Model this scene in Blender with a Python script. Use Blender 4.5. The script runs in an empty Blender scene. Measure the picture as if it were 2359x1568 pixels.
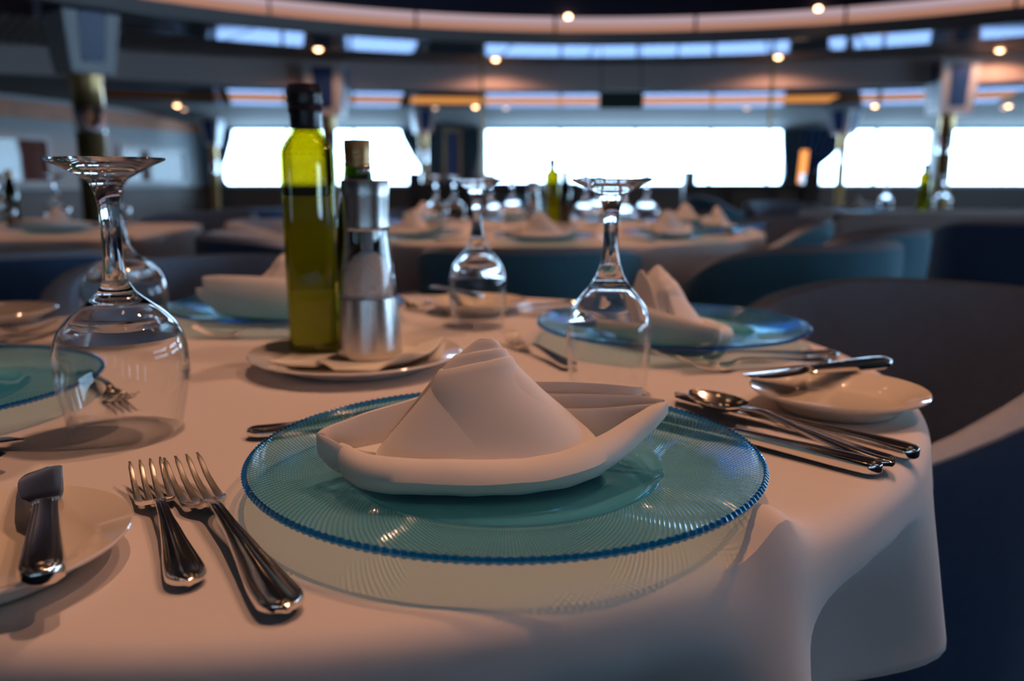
import bpy, bmesh, math, random
from math import sin, cos, pi, radians as R, sqrt, atan2
from mathutils import Vector, Matrix, noise

random.seed(7)
SC = bpy.context.scene
COL = SC.collection

# ------------------------------------------------------------------ camera
cam_d = bpy.data.cameras.new('camera')
cam = bpy.data.objects.new('camera', cam_d); COL.objects.link(cam)
cam.location = (0, 0, 0.94)
cam.rotation_euler = (R(90) - math.atan(374 / 1970.0), 0, 0)
cam_d.sensor_width = 36.0
cam_d.lens = 36.0 * 1970.0 / 2359.0
cam_d.clip_start = 0.02; cam_d.clip_end = 200
cam_d.dof.use_dof = True
cam_d.dof.focus_distance = 0.50
cam_d.dof.aperture_fstop = 5.4
SC.camera = cam

# ------------------------------------------------------------------ world, exposure
world = bpy.data.worlds.new('overcast_sky'); SC.world = world
world.use_nodes = True
bg = world.node_tree.nodes['Background']
bg.inputs['Color'].default_value = (0.46, 0.72, 1.0, 1)
bg.inputs['Strength'].default_value = 14.0
vs = SC.view_settings
vs.view_transform = 'Standard'; vs.look = 'None'; vs.gamma = 1.0; vs.exposure = 0.0
vs.use_curve_mapping = False
cy = SC.cycles
cy.use_denoising = True
cy.max_bounces = 10; cy.diffuse_bounces = 4; cy.glossy_bounces = 6
cy.transmission_bounces = 10; cy.transparent_max_bounces = 40
cy.sample_clamp_indirect = 6.0
cy.caustics_reflective = False
cy.blur_glossy = 0.4

WARM = (1.0, 0.50, 0.30)
# every lit ceiling downlight that throws light on a table: x, y, z, aim x, aim y, watts, cone degrees
SPOTS = [(0.10, 0.95, 3.56, 0.02, 0.80, 86, 27),
         (0.62, 1.75, 3.56, -0.05, 0.80, 66, 28),
         (1.75, 0.70, 3.56, -0.05, 0.85, 66, 28),
         (0.10, 3.40, 3.56, 0.05, 3.30, 190, 46),
         (-1.75, 3.10, 3.56, -1.85, 3.20, 100, 36)]
# glazed openings the sky light comes through: centre, size, direction it shines
PORTALS = [((-4.32, 19.7, 1.40), 4.50, 1.31, (0, -1, 0)), ((2.78, 19.7, 1.40), 6.78, 1.31, (0, -1, 0)),
           ((8.22, 19.7, 1.40), 2.52, 1.31, (0, -1, 0)), ((11.9, 19.7, 1.40), 4.2, 1.31, (0, -1, 0)),
           ((14.3, 12.0, 1.40), 8.0, 1.31, (-1, 0, 0)), ((14.3, 2.0, 1.40), 8.0, 1.31, (-1, 0, 0)), ((2.05, -8.9, 1.40), 10.1, 1.31, (0, 1, 0))]
for c, w, h, d in PORTALS:
    ld = bpy.data.lights.new('window_portal', 'AREA'); ld.shape = 'RECTANGLE'
    ld.size = w; ld.size_y = h; ld.cycles.is_portal = True
    lo = bpy.data.objects.new('window_portal', ld); COL.objects.link(lo)
    lo.location = c; lo.rotation_euler = Vector(d).to_track_quat('-Z', 'Z').to_euler()
    lo['kind'] = 'helper'

# ------------------------------------------------------------------ materials
def new_mat(name):
    m = bpy.data.materials.new(name); m.use_nodes = True
    nt = m.node_tree
    return m, nt, nt.nodes, nt.links, nt.nodes['Principled BSDF']

def pmat(name, col, rough=0.5, metal=0.0, spec=0.5, coat=0.0, sheen=0.0, noise_amt=0.0, noise_scale=20, bump=0.0, bump_scale=300, emit=None, estr=0.0):
    m, nt, N, L, p = new_mat(name)
    p.inputs['Base Color'].default_value = (*col, 1)
    p.inputs['Roughness'].default_value = rough
    p.inputs['Metallic'].default_value = metal
    p.inputs['Specular IOR Level'].default_value = spec
    p.inputs['Coat Weight'].default_value = coat
    p.inputs['Coat Roughness'].default_value = 0.05
    p.inputs['Sheen Weight'].default_value = sheen
    if emit:
        p.inputs['Emission Color'].default_value = (*emit, 1); p.inputs['Emission Strength'].default_value = estr
    tc = N.new('ShaderNodeTexCoord')
    if noise_amt:
        n = N.new('ShaderNodeTexNoise'); n.inputs['Scale'].default_value = noise_scale; n.inputs['Detail'].default_value = 4
        mx = N.new('ShaderNodeMix'); mx.data_type = 'RGBA'
        mx.inputs[6].default_value = (*[c * (1 - noise_amt) for c in col], 1)
        mx.inputs[7].default_value = (*[min(1, c * (1 + noise_amt)) for c in col], 1)
        L.new(tc.outputs['Object'], n.inputs['Vector']); L.new(n.outputs['Fac'], mx.inputs[0]); L.new(mx.outputs[2], p.inputs['Base Color'])
    if bump:
        n2 = N.new('ShaderNodeTexNoise'); n2.inputs['Scale'].default_value = bump_scale; n2.inputs['Detail'].default_value = 3
        b = N.new('ShaderNodeBump'); b.inputs['Strength'].default_value = bump; b.inputs['Distance'].default_value = 0.002
        L.new(tc.outputs['Object'], n2.inputs['Vector']); L.new(n2.outputs['Fac'], b.inputs['Height']); L.new(b.outputs['Normal'], p.inputs['Normal'])
    return m

def cloth_mat(name, col, pitch, strength, crumple=0.15):
    m, nt, N, L, p = new_mat(name)
    p.inputs['Base Color'].default_value = (*col, 1); p.inputs['Roughness'].default_value = 0.9
    p.inputs['Specular IOR Level'].default_value = 0.15; p.inputs['Sheen Weight'].default_value = 0.15
    tc = N.new('ShaderNodeTexCoord')
    mp = N.new('ShaderNodeMapping'); mp.inputs['Rotation'].default_value = (0.4, 0.75, 0.5)
    w = N.new('ShaderNodeTexWave'); w.inputs['Scale'].default_value = 4 * pi / (20 * pitch); w.inputs['Distortion'].default_value = 0.6
    w.inputs['Detail'].default_value = 1
    n = N.new('ShaderNodeTexNoise'); n.inputs['Scale'].default_value = 28; n.inputs['Detail'].default_value = 3
    b1 = N.new('ShaderNodeBump'); b1.inputs['Strength'].default_value = strength; b1.inputs['Distance'].default_value = 0.0003
    b2 = N.new('ShaderNodeBump'); b2.inputs['Strength'].default_value = crumple; b2.inputs['Distance'].default_value = 0.006
    L.new(tc.outputs['Object'], mp.inputs['Vector']); L.new(mp.outputs['Vector'], w.inputs['Vector'])
    L.new(tc.outputs['Object'], n.inputs['Vector'])
    L.new(n.outputs['Fac'], b2.inputs['Height']); L.new(b2.outputs['Normal'], b1.inputs['Normal'])
    L.new(w.outputs['Fac'], b1.inputs['Height']); L.new(b1.outputs['Normal'], p.inputs['Normal'])
    return m

def thin_glass(name, tint=(0.97, 0.98, 0.98), refl=0.9, base=0.03, power=3.0, edge=(0.55, 0.6, 0.65), rough=0.0):
    """clear thin-walled glass: see-through, mirror-like at grazing angles"""
    m, nt, N, L, p = new_mat(name); N.remove(p)
    out = N['Material Output']
    lw = N.new('ShaderNodeLayerWeight'); lw.inputs['Blend'].default_value = 0.5
    pw = N.new('ShaderNodeMath'); pw.operation = 'POWER'; pw.inputs[1].default_value = power
    ml = N.new('ShaderNodeMath'); ml.operation = 'MULTIPLY_ADD'; ml.inputs[1].default_value = refl; ml.inputs[2].default_value = base
    ml.use_clamp = True
    tr = N.new('ShaderNodeBsdfTransparent'); gl = N.new('ShaderNodeBsdfGlossy')
    gl.inputs['Roughness'].default_value = rough; gl.inputs['Color'].default_value = (1, 1, 1, 1)
    cr = N.new('ShaderNodeMix'); cr.data_type = 'RGBA'; cr.inputs[6].default_value = (*tint, 1); cr.inputs[7].default_value = (*edge, 1)
    p4 = N.new('ShaderNodeMath'); p4.operation = 'POWER'; p4.inputs[1].default_value = 5
    mx = N.new('ShaderNodeMixShader')
    L.new(lw.outputs['Facing'], pw.inputs[0]); L.new(pw.outputs[0], ml.inputs[0]); L.new(ml.outputs[0], mx.inputs['Fac'])
    L.new(lw.outputs['Facing'], p4.inputs[0]); L.new(p4.outputs[0], cr.inputs[0]); L.new(cr.outputs[2], tr.inputs['Color'])
    L.new(tr.outputs[0], mx.inputs[1]); L.new(gl.outputs[0], mx.inputs[2]); L.new(mx.outputs[0], out.inputs['Surface'])
    return m

def solid_glass(name, col=(1, 1, 1), ior=1.48, rough=0.0):
    m, nt, N, L, p = new_mat(name); N.remove(p)
    g = N.new('ShaderNodeBsdfGlass'); g.inputs['Color'].default_value = (*col, 1); g.inputs['IOR'].default_value = ior
    g.inputs['Roughness'].default_value = rough
    L.new(g.outputs[0], N['Material Output'].inputs['Surface'])
    return m

def emit_mat(name, col, s):
    m, nt, N, L, p = new_mat(name); N.remove(p)
    e = N.new('ShaderNodeEmission'); e.inputs['Color'].default_value = (*col, 1); e.inputs['Strength'].default_value = s
    L.new(e.outputs[0], N['Material Output'].inputs['Surface'])
    return m

def charger_mat():
    """aqua pressed glass: crossing spiral ribs on the rim, clear in the well"""
    m, nt, N, L, p = new_mat('aqua_pressed_glass'); N.remove(p)
    out = N['Material Output']
    def math_(op, a=None, b=None, clamp=False):
        n = N.new('ShaderNodeMath'); n.operation = op; n.use_clamp = clamp
        for i, v in enumerate((a, b)):
            if v is None: continue
            if isinstance(v, (int, float)): n.inputs[i].default_value = v
            else: L.new(v, n.inputs[i])
        return n.outputs[0]
    tc = N.new('ShaderNodeTexCoord'); sp = N.new('ShaderNodeSeparateXYZ'); L.new(tc.outputs['Object'], sp.inputs[0])
    x, y = sp.outputs[0], sp.outputs[1]
    ang = math_('ARCTAN2', y, x)
    r = math_('SQRT', math_('ADD', math_('MULTIPLY', x, x), math_('MULTIPLY', y, y)))
    lr = math_('LOGARITHM', r, 2.71828)
    a = math_('MULTIPLY', ang, 250.0); k = math_('MULTIPLY', lr, 250.0)
    s1 = math_('SINE', math_('ADD', a, k)); s2 = math_('SINE', math_('SUBTRACT', a, k))
    lines = math_('MAXIMUM', s1, s2)                      # -1..1
    l01 = math_('MULTIPLY', math_('ADD', lines, 1.0), 0.5)
    l2 = math_('POWER', l01, 3.5)
    onrim = math_('GREATER_THAN', r, 0.0985)              # ribs only outside the well
    fac = math_('MULTIPLY', l2, onrim)
    h = math_('MULTIPLY', l01, onrim)
    bump = N.new('ShaderNodeBump'); bump.inputs['Strength'].default_value = 0.55; bump.inputs['Distance'].default_value = 0.0012
    L.new(h, bump.inputs['Height'])
    colmix = N.new('ShaderNodeMix'); colmix.data_type = 'RGBA'
    colmix.inputs[6].default_value = (0.93, 0.987, 0.978, 1); colmix.inputs[7].default_value = (0.26, 0.74, 0.93, 1)
    f2 = math_('ADD', math_('MULTIPLY', fac, 0.90), math_('MULTIPLY', math_('SUBTRACT', 1.0, onrim), 0.50))
    L.new(f2, colmix.inputs[0])
    lf = N.new('ShaderNodeLayerWeight'); lf.inputs['Blend'].default_value = 0.5
    path = math_('MINIMUM', math_('DIVIDE', 1.0, math_('MAXIMUM', math_('SUBTRACT', 1.0, lf.outputs['Facing']), 0.05)), 4.5)   # longer way through the glass at a flat angle
    gm = N.new('ShaderNodeGamma'); L.new(colmix.outputs[2], gm.inputs['Color']); L.new(path, gm.inputs['Gamma'])
    tr = N.new('ShaderNodeBsdfTransparent'); L.new(gm.outputs[0], tr.inputs['Color'])
    df = N.new('ShaderNodeBsdfDiffuse'); df.inputs['Color'].default_value = (0.0, 0.70, 1.0, 1); L.new(bump.outputs[0], df.inputs['Normal'])  # blue body colour also stands in for window light scattered in the glass
    tl = N.new('ShaderNodeBsdfTranslucent'); tl.inputs['Color'].default_value = (0.55, 0.92, 0.95, 1)
    body = N.new('ShaderNodeMixShader'); body.inputs[0].default_value = 0.45; L.new(df.outputs[0], body.inputs[1]); L.new(tl.outputs[0], body.inputs[2])
    gl = N.new('ShaderNodeBsdfGlossy'); gl.inputs['Roughness'].default_value = 0.06; L.new(bump.outputs[0], gl.inputs['Normal'])
    mixd = N.new('ShaderNodeMixShader')
    L.new(math_('ADD', math_('MULTIPLY', fac, 0.26), math_('ADD', math_('MULTIPLY', onrim, -0.12), 0.18)), mixd.inputs[0])
    L.new(tr.outputs[0], mixd.inputs[1]); L.new(body.outputs[0], mixd.inputs[2])
    lw = N.new('ShaderNodeLayerWeight'); lw.inputs['Blend'].default_value = 0.5; L.new(bump.outputs[0], lw.inputs['Normal'])
    fr = math_('ADD', math_('MULTIPLY', math_('POWER', lw.outputs['Facing'], 4.0), 0.75), 0.04, True)
    mx = N.new('ShaderNodeMixShader'); L.new(fr, mx.inputs[0]); L.new(mixd.outputs[0], mx.inputs[1]); L.new(gl.outputs[0], mx.inputs[2])
    L.new(mx.outputs[0], out.inputs['Surface'])
    return m

def fabric_mat(name, col):
    return pmat(name, col, rough=0.75, spec=0.3, sheen=0.25, noise_amt=0.12, noise_scale=60, bump=0.25, bump_scale=900)

M = {}
M['cloth'] = cloth_mat('white_tablecloth', (0.76, 0.72, 0.71), 0.0009, 0.12, 0.08)
M['napkin'] = cloth_mat('white_napkin_twill', (0.78, 0.75, 0.73), 0.0011, 0.10, 0.05)
M['liner'] = cloth_mat('white_liner', (0.90, 0.87, 0.78), 0.0010, 0.2, 0.06)
M['charger'] = charger_mat()
M['rim_blue'] = thin_glass('blue_glass_rim', tint=(0.06, 0.50, 0.84), refl=0.6, base=0.06, edge=(0.01, 0.28, 0.60))
M['glass_thin'] = thin_glass('clear_wine_glass', refl=1.0, base=0.012, power=3.2, tint=(0.985, 0.99, 0.99), edge=(0.75, 0.78, 0.8))
M['glass'] = solid_glass('clear_solid_glass', (0.98, 0.99, 1.0), 1.48)
M['clear_under'] = thin_glass('clear_underside', tint=(0.99, 1.0, 0.99), refl=0.15, base=0.0, power=5, edge=(0.95, 0.98, 0.97))
M['pane'] = thin_glass('window_glass', refl=0.5, base=0.03, power=4, tint=(0.98, 0.99, 1.0))
M['porcelain'] = pmat('ivory_porcelain', (0.88, 0.80, 0.68), rough=0.12, spec=0.6, coat=0.6)
M['tray'] = pmat('white_porcelain', (0.90, 0.87, 0.83), rough=0.10, spec=0.6, coat=0.6)
def steel_mat(name, col, rough):
    m, nt, N, L, p = new_mat(name)
    p.inputs['Base Color'].default_value = (*col, 1); p.inputs['Metallic'].default_value = 1.0
    tc = N.new('ShaderNodeTexCoord'); n = N.new('ShaderNodeTexNoise'); n.inputs['Scale'].default_value = 500; n.inputs['Detail'].default_value = 4
    mr = N.new('ShaderNodeMapRange'); mr.inputs['To Min'].default_value = rough * 0.85; mr.inputs['To Max'].default_value = rough * 1.2
    b = N.new('ShaderNodeBump'); b.inputs['Strength'].default_value = 0.02; b.inputs['Distance'].default_value = 0.00005
    L.new(tc.outputs['Object'], n.inputs['Vector']); L.new(n.outputs['Fac'], mr.inputs['Value']); L.new(mr.outputs[0], p.inputs['Roughness'])
    L.new(n.outputs['Fac'], b.inputs['Height']); L.new(b.outputs[0], p.inputs['Normal'])
    return m
M['steel'] = steel_mat('polished_cutlery_steel', (0.88, 0.84, 0.78), 0.15)
M['steel_worn'] = steel_mat('scratched_cutlery_steel', (0.90, 0.85, 0.76), 0.30)
def brushed():
    m, nt, N, L, p = new_mat('brushed_steel')
    p.inputs['Base Color'].default_value = (0.62, 0.60, 0.58, 1); p.inputs['Metallic'].default_value = 1; p.inputs['Roughness'].default_value = 0.26
    tc = N.new('ShaderNodeTexCoord'); mp = N.new('ShaderNodeMapping'); mp.inputs['Scale'].default_value = (30, 30, 1500)
    n = N.new('ShaderNodeTexNoise'); n.inputs['Scale'].default_value = 1.0; n.inputs['Detail'].default_value = 3
    b = N.new('ShaderNodeBump'); b.inputs['Strength'].default_value = 0.12; b.inputs['Distance'].default_value = 0.0004
    L.new(tc.outputs['Object'], mp.inputs[0]); L.new(mp.outputs[0], n.inputs['Vector']); L.new(n.outputs['Fac'], b.inputs['Height']); L.new(b.outputs[0], p.inputs['Normal'])
    return m
M['brushed'] = brushed()
M['chrome'] = pmat('chrome', (0.8, 0.8, 0.8), rough=0.06, metal=1)
M['bottle'] = thin_glass('green_bottle_glass', tint=(0.80, 0.79, 0.30), refl=0.7, base=0.04, power=3, edge=(0.10, 0.13, 0.0))
M['bottle_solid'] = solid_glass('green_bottle_foot', (0.25, 0.30, 0.02), 1.5)
def oil_mat():
    m, nt, N, L, p = new_mat('olive_oil'); N.remove(p)
    t = N.new('ShaderNodeBsdfTransparent'); t.inputs['Color'].default_value = (0.72, 0.56, 0.03, 1)
    d = N.new('ShaderNodeBsdfTranslucent'); d.inputs['Color'].default_value = (0.78, 0.86, 0.0, 1)
    d2 = N.new('ShaderNodeBsdfDiffuse'); d2.inputs['Color'].default_value = (0.76, 0.82, 0.0, 1)
    x = N.new('ShaderNodeMixShader'); x.inputs[0].default_value = .68; L.new(d.outputs[0], x.inputs[1]); L.new(d2.outputs[0], x.inputs[2])
    y = N.new('ShaderNodeMixShader'); y.inputs[0].default_value = .86; L.new(t.outputs[0], y.inputs[1]); L.new(x.outputs[0], y.inputs[2])
    L.new(y.outputs[0], N['Material Output'].inputs['Surface']); return m
M['oil'] = oil_mat()
M['headspace_tint'] = thin_glass('headspace_tint', tint=(0.43, 0.345, 0.02), refl=0.0, base=0.0, edge=(0.20, 0.16, 0.0))  # added tint layer to dim window light through the bottle's empty top
M['vinegar_glass'] = thin_glass('dark_green_glass', tint=(0.18, 0.24, 0.05), refl=0.7, base=0.05, edge=(0.01, 0.02, 0.0))
M['vinegar'] = pmat('dark_vinegar', (0.010, 0.012, 0.010), rough=0.15, spec=0.4)
M['cap_black'] = pmat('black_screw_cap', (0.012, 0.014, 0.022), rough=0.28, spec=0.6)
M['cap_gold'] = pmat('gold_screw_cap', (0.55, 0.36, 0.16), rough=0.35, metal=0.7)
M['salt'] = pmat('coarse_salt', (0.95, 0.92, 0.90), rough=0.4, spec=0.6, noise_amt=0.2, noise_scale=700, bump=1.0, bump_scale=600)
M['chair_in'] = fabric_mat('grey_taupe_upholstery', (0.36, 0.42, 0.54))
M['chair_out'] = fabric_mat('dark_blue_upholstery', (0.06, 0.11, 0.22))
M['chair_lit'] = fabric_mat('blue_upholstery_lit', (0.12, 0.34, 0.46))  # teal copy of the blue upholstery, with window light put into its colour
M['wood_dark'] = pmat('dark_stained_wood', (0.055, 0.022, 0.013), rough=0.3, coat=0.3, noise_amt=0.3, noise_scale=8)
M['wood_panel'] = pmat('brown_wood_panel', (0.12, 0.065, 0.035), rough=0.45, noise_amt=0.25, noise_scale=6)
M['carpet'] = pmat('navy_carpet', (0.020, 0.018, 0.030), rough=0.95, spec=0.1, noise_amt=0.6, noise_scale=14, bump=0.4)
M['wall'] = pmat('grey_blue_wall', (0.34, 0.37, 0.38), rough=0.7, noise_amt=0.05)
M['wall_low'] = pmat('brown_dado', (0.085, 0.065, 0.055), rough=0.6, noise_amt=0.15)
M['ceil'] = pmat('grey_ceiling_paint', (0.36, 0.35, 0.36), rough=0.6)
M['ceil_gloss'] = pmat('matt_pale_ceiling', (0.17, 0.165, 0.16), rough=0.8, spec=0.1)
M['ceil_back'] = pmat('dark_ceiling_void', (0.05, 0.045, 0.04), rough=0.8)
M['bulkhead'] = pmat('grey_bulkhead', (0.30, 0.28, 0.28), rough=0.6)
M['slat'] = pmat('bronze_grey_slat', (0.38, 0.35, 0.32), rough=0.45, metal=0.3)
def sheen_mat(name, col, refl, rough):
    m, nt, N, L, p = new_mat(name); N.remove(p)
    d = N.new('ShaderNodeBsdfDiffuse'); d.inputs['Color'].default_value = (*col, 1)
    g = N.new('ShaderNodeBsdfGlossy'); g.inputs['Color'].default_value = (*refl, 1); g.inputs['Roughness'].default_value = rough
    a = N.new('ShaderNodeAddShader'); L.new(d.outputs[0], a.inputs[0]); L.new(g.outputs[0], a.inputs[1]); L.new(a.outputs[0], N['Material Output'].inputs['Surface'])
    return m
M['mirror_strip'] = sheen_mat('polished_ceiling_strip', (0.10, 0.10, 0.10), (0.072, 0.080, 0.112), 0.05)
M['copper_strip'] = sheen_mat('copper_ceiling_strip', (0.20, 0.08, 0.03), (0.10, 0.026, 0.004), 0.06)
M['cove'] = emit_mat('orange_cove_light', (1.0, 0.40, 0.10), 0.72)
M['fascia'] = pmat('warm_grey_fascia', (0.70, 0.56, 0.54), rough=0.6)
M['dome'] = pmat('navy_dome', (0.012, 0.016, 0.050), rough=0.5)
M['ring_lilac'] = emit_mat('lilac_cove_glow', (1.0, 0.72, 0.80), 0.50)
M['ring_peach'] = emit_mat('peach_cove_glow', (1.0, 0.48, 0.33), 0.46)
M['ring_frame'] = pmat('dark_ring_frame', (0.03, 0.02, 0.02), rough=0.4)
M['lamp'] = emit_mat('warm_lamp', (1.0, 0.55, 0.28), 14.0)
M['lamp_dim'] = emit_mat('dim_warm_lamp', (1.0, 0.62, 0.40), 2.2)
M['white_trim'] = pmat('white_lamp_trim', (0.7, 0.68, 0.66), rough=0.4)
M['brass'] = pmat('satin_brass', (0.50, 0.33, 0.14), rough=0.30, metal=0.75)
M['cap_frame'] = pmat('pale_grey_column_cap', (0.62, 0.63, 0.66), rough=0.4)
M['cap_blue'] = pmat('blue_inset', (0.02, 0.06, 0.22), rough=0.3)
M['frieze'] = pmat('orange_frieze', (0.52, 0.20, 0.10), rough=0.6, noise_amt=0.35, noise_scale=5)
M['frame'] = pmat('pale_window_frame', (0.40, 0.42, 0.43), rough=0.5)
M['mirror'] = sheen_mat('dark_red_print_under_glass', (0.10, 0.045, 0.04), (0.048, 0.052, 0.052), 0.03)
M['curtain'] = pmat('blue_grey_curtain', (0.10, 0.15, 0.19), rough=0.85, noise_amt=0.15)
M['curtain_navy'] = pmat('navy_curtain', (0.03, 0.06, 0.14), rough=0.85, noise_amt=0.15)
M['sign'] = pmat('dark_green_sign', (0.006, 0.035, 0.022), rough=0.4)
M['black'] = pmat('black_fitting', (0.012, 0.012, 0.015), rough=0.4)

# ------------------------------------------------------------------ mesh helpers
def obj(name, verts, faces, mat, parent=None, smooth=True, loc=None, rotz=0.0):
    me = bpy.data.meshes.new(name)
    me.from_pydata([tuple(v) for v in verts], [], faces)
    bm = bmesh.new(); bm.from_mesh(me)
    bmesh.ops.recalc_face_normals(bm, faces=bm.faces)
    bm.to_mesh(me); bm.free()
    if smooth:
        me.polygons.foreach_set('use_smooth', [True] * len(me.polygons))
        try: me.set_sharp_from_angle(angle=R(42))
        except Exception: pass
    me.materials.append(mat)
    o = bpy.data.objects.new(name, me); COL.objects.link(o)
    if parent: o.parent = parent
    if loc: o.location = loc
    if rotz: o.rotation_euler.z = rotz
    return o

def empty(name, loc=(0, 0, 0), rotz=0.0):
    o = bpy.data.objects.new(name, None); COL.objects.link(o)
    o.location = loc; o.rotation_euler.z = rotz; o.empty_display_size = 0.05
    return o

def tag(o, label, cat, group=None):
    o['label'] = label; o['category'] = cat
    if group: o['group'] = group
    return o

def struct(o, label=None):
    o['kind'] = 'structure'
    if label: o['label'] = label
    return o

def copy_tree(o, loc, rotz, label, group=None, parent=None):
    c = o.copy(); COL.objects.link(c); c.parent = parent
    if parent is None:
        c.location = loc; c.rotation_euler.z = rotz; c['label'] = label
        if group: c['group'] = group
    for ch in list(o.children):
        copy_tree(ch, None, None, None, None, c)
    return c

class MB:
    def __init__(s): s.v = []; s.f = []
    def add(s, verts, faces):
        b = len(s.v); s.v += [tuple(v) for v in verts]; s.f += [tuple(i + b for i in f) for f in faces]; return s
    def box(s, x0, x1, y0, y1, z0, z1, mtx=None):
        vs_ = [Vector((x, y, z)) for z in (z0, z1) for y in (y0, y1) for x in (x0, x1)]
        if mtx: vs_ = [mtx @ v for v in vs_]
        return s.add(vs_, [(0, 2, 3, 1), (4, 5, 7, 6), (0, 1, 5, 4), (2, 6, 7, 3), (0, 4, 6, 2), (1, 3, 7, 5)])
    def rings(s, rings, cap0=True, cap1=True, closed=True):
        """rings of equal length joined in order"""
        n = len(rings[0]); b = len(s.v)
        for r in rings: s.v += [tuple(p) for p in r]
        for i in range(len(rings) - 1):
            for j in range(n if closed else n - 1):
                k = (j + 1) % n
                s.f.append((b + i * n + j, b + i * n + k, b + (i + 1) * n + k, b + (i + 1) * n + j))
        if cap0: s.f.append(tuple(b + j for j in range(n)))
        if cap1: s.f.append(tuple(b + (len(rings) - 1) * n + j for j in range(n)))
        return s
    def lathe(s, prof, seg=64, cx=0, cy=0, rmod=None):
        """closed or axis-touching profile [(r,z)...] turned about z"""
        b = len(s.v); idx = []
        for (r, z) in prof:
            if r < 1e-6:
                s.v.append((cx, cy, z)); idx.append([len(s.v) - 1] * seg)
            else:
                st = len(s.v)
                for j in range(seg):
                    a = 2 * pi * j / seg
                    s.v.append((cx + r * cos(a), cy + r * sin(a), z))
                idx.append([st + j for j in range(seg)])
        for i in range(len(prof) - 1):
            for j in range(seg):
                k = (j + 1) % seg
                q = [idx[i][j], idx[i][k], idx[i + 1][k], idx[i + 1][j]]
                q2 = []
                for t in q:
                    if t not in q2: q2.append(t)
                if len(q2) >= 3: s.f.append(tuple(q2))
        return s
    def tube(s, pts, rad, seg=10):
        pts = [Vector(p) for p in pts]; rings = []
        for i, p in enumerate(pts):
            t = (pts[min(i + 1, len(pts) - 1)] - pts[max(i - 1, 0)]).normalized()
            u = t.cross(Vector((0, 0, 1)));
            if u.length < 1e-4: u = t.cross(Vector((1, 0, 0)))
            u.normalize(); w = t.cross(u)
            r = rad[i] if isinstance(rad, (list, tuple)) else rad
            rings.append([p + u * (r * cos(2 * pi * j / seg)) + w * (r * sin(2 * pi * j / seg)) for j in range(seg)])
        return s.rings(rings)
    def build(s, name, mat, parent=None, smooth=True, **k):
        return obj(name, s.v, s.f, mat, parent, smooth, **k)

def spline(pts, n):
    """Catmull-Rom through tuples of any dimension"""
    P = [pts[0]] + list(pts) + [pts[-1]]; out = []; segs = len(pts) - 1
    for i in range(n):
        t = i / (n - 1) * segs; k = min(int(t), segs - 1); t -= k
        a, b, c, d = P[k], P[k + 1], P[k + 2], P[k + 3]
        out.append(tuple(0.5 * (2 * b[q] + (c[q] - a[q]) * t + (2 * a[q] - 5 * b[q] + 4 * c[q] - d[q]) * t * t + (3 * b[q] - a[q] - 3 * c[q] + d[q]) * t ** 3) for q in range(len(b))))
    return out

def lerp_tab(tab, x):
    """smooth monotone curve through the table's points"""
    n = len(tab)
    if x <= tab[0][0]: return tab[0][1]
    if x >= tab[-1][0]: return tab[-1][1]
    sec = [(tab[i + 1][1] - tab[i][1]) / (tab[i + 1][0] - tab[i][0]) for i in range(n - 1)]
    def tan(i):
        if i == 0 or i == n - 1: return 0.0
        p, q = sec[i - 1], sec[i]
        return 0.0 if p * q <= 0 else 2 * p * q / (p + q)
    for i in range(n - 1):
        if x <= tab[i + 1][0]:
            h = tab[i + 1][0] - tab[i][0]; t = (x - tab[i][0]) / h
            return ((1 + 2 * t) * (1 - t) ** 2 * tab[i][1] + t * (1 - t) ** 2 * h * tan(i) + t * t * (3 - 2 * t) * tab[i + 1][1] + t * t * (t - 1) * h * tan(i + 1))

# ================================================================== THE ROOM
XL, XR, YN, YF = -10.6, 14.4, -9.0, 19.8
Z_UP, Z_LOW = 2.66, 2.27
WB, WT = 0.745, 2.055          # window sill and head
struct(MB().box(XL, XR + .3, YN - .3, YF + .3, -0.1, 0).build('floor', M['carpet'], smooth=False), 'dark navy carpeted floor')

def window(n, p0, p1, panes, mull=0.05):
    """glazed opening between two points of a wall, with one glass pane object between each pair of mullions"""
    p0, p1 = Vector((*p0, 0)), Vector((*p1, 0)); d = (p1 - p0); L_ = d.length; a = atan2(d.y, d.x)
    w = struct(empty(f'window_{n}', (p0.x, p0.y, WB), a))
    fr = MB(); t = 0.06
    fr.box(0, L_, -.06, .06, 0, t); fr.box(0, L_, -.06, .06, WT - WB - t, WT - WB)
    xs = [L_ * i / panes for i in range(panes + 1)]
    for i, x in enumerate(xs):
        ww = t if i in (0, panes) else mull
        fr.box(max(0, x - ww / 2), min(L_, x + ww / 2), -.05, .05, t, WT - WB - t)
    fr.build('window_frame', M['frame'], w, smooth=False)
    for i in range(panes):
        MB().box(xs[i] + mull * .5, xs[i + 1] - mull * .5, -.006, .006, t, WT - WB - t).build('pane', M['pane'], w, smooth=False)
    return w

def wall_with_windows(name, a, b, spans, out):
    """wall from a to b with openings (distances along the wall); out = outward offset vector"""
    a, b = Vector((*a, 0)), Vector((*b, 0)); d = (b - a); L_ = d.length; ang = atan2(d.y, d.x)
    mt = Matrix.Translation(a) @ Matrix.Rotation(ang, 4, 'Z')
    low, up = MB(), MB()
    low.box(0, L_, -.15, .15, 0, WB, mt)
    up.box(0, L_, -.15, .15, WT, 3.2, mt)
    x = 0
    for s0, s1 in list(spans) + [(L_, L_)]:
        if s0 > x: up.box(x, s0, -.15, .15, WB, WT, mt)
        x = s1
    w = struct(empty(name)); up.build('upper_wall', M['wall'], w, smooth=False); low.build('dado', M['wall_low'], w, smooth=False)
    MB().box(0, L_, -.20, .20, WB - .03, WB, mt).build('window_sill', M['wood_dark'], w, smooth=False)
    return w

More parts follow.
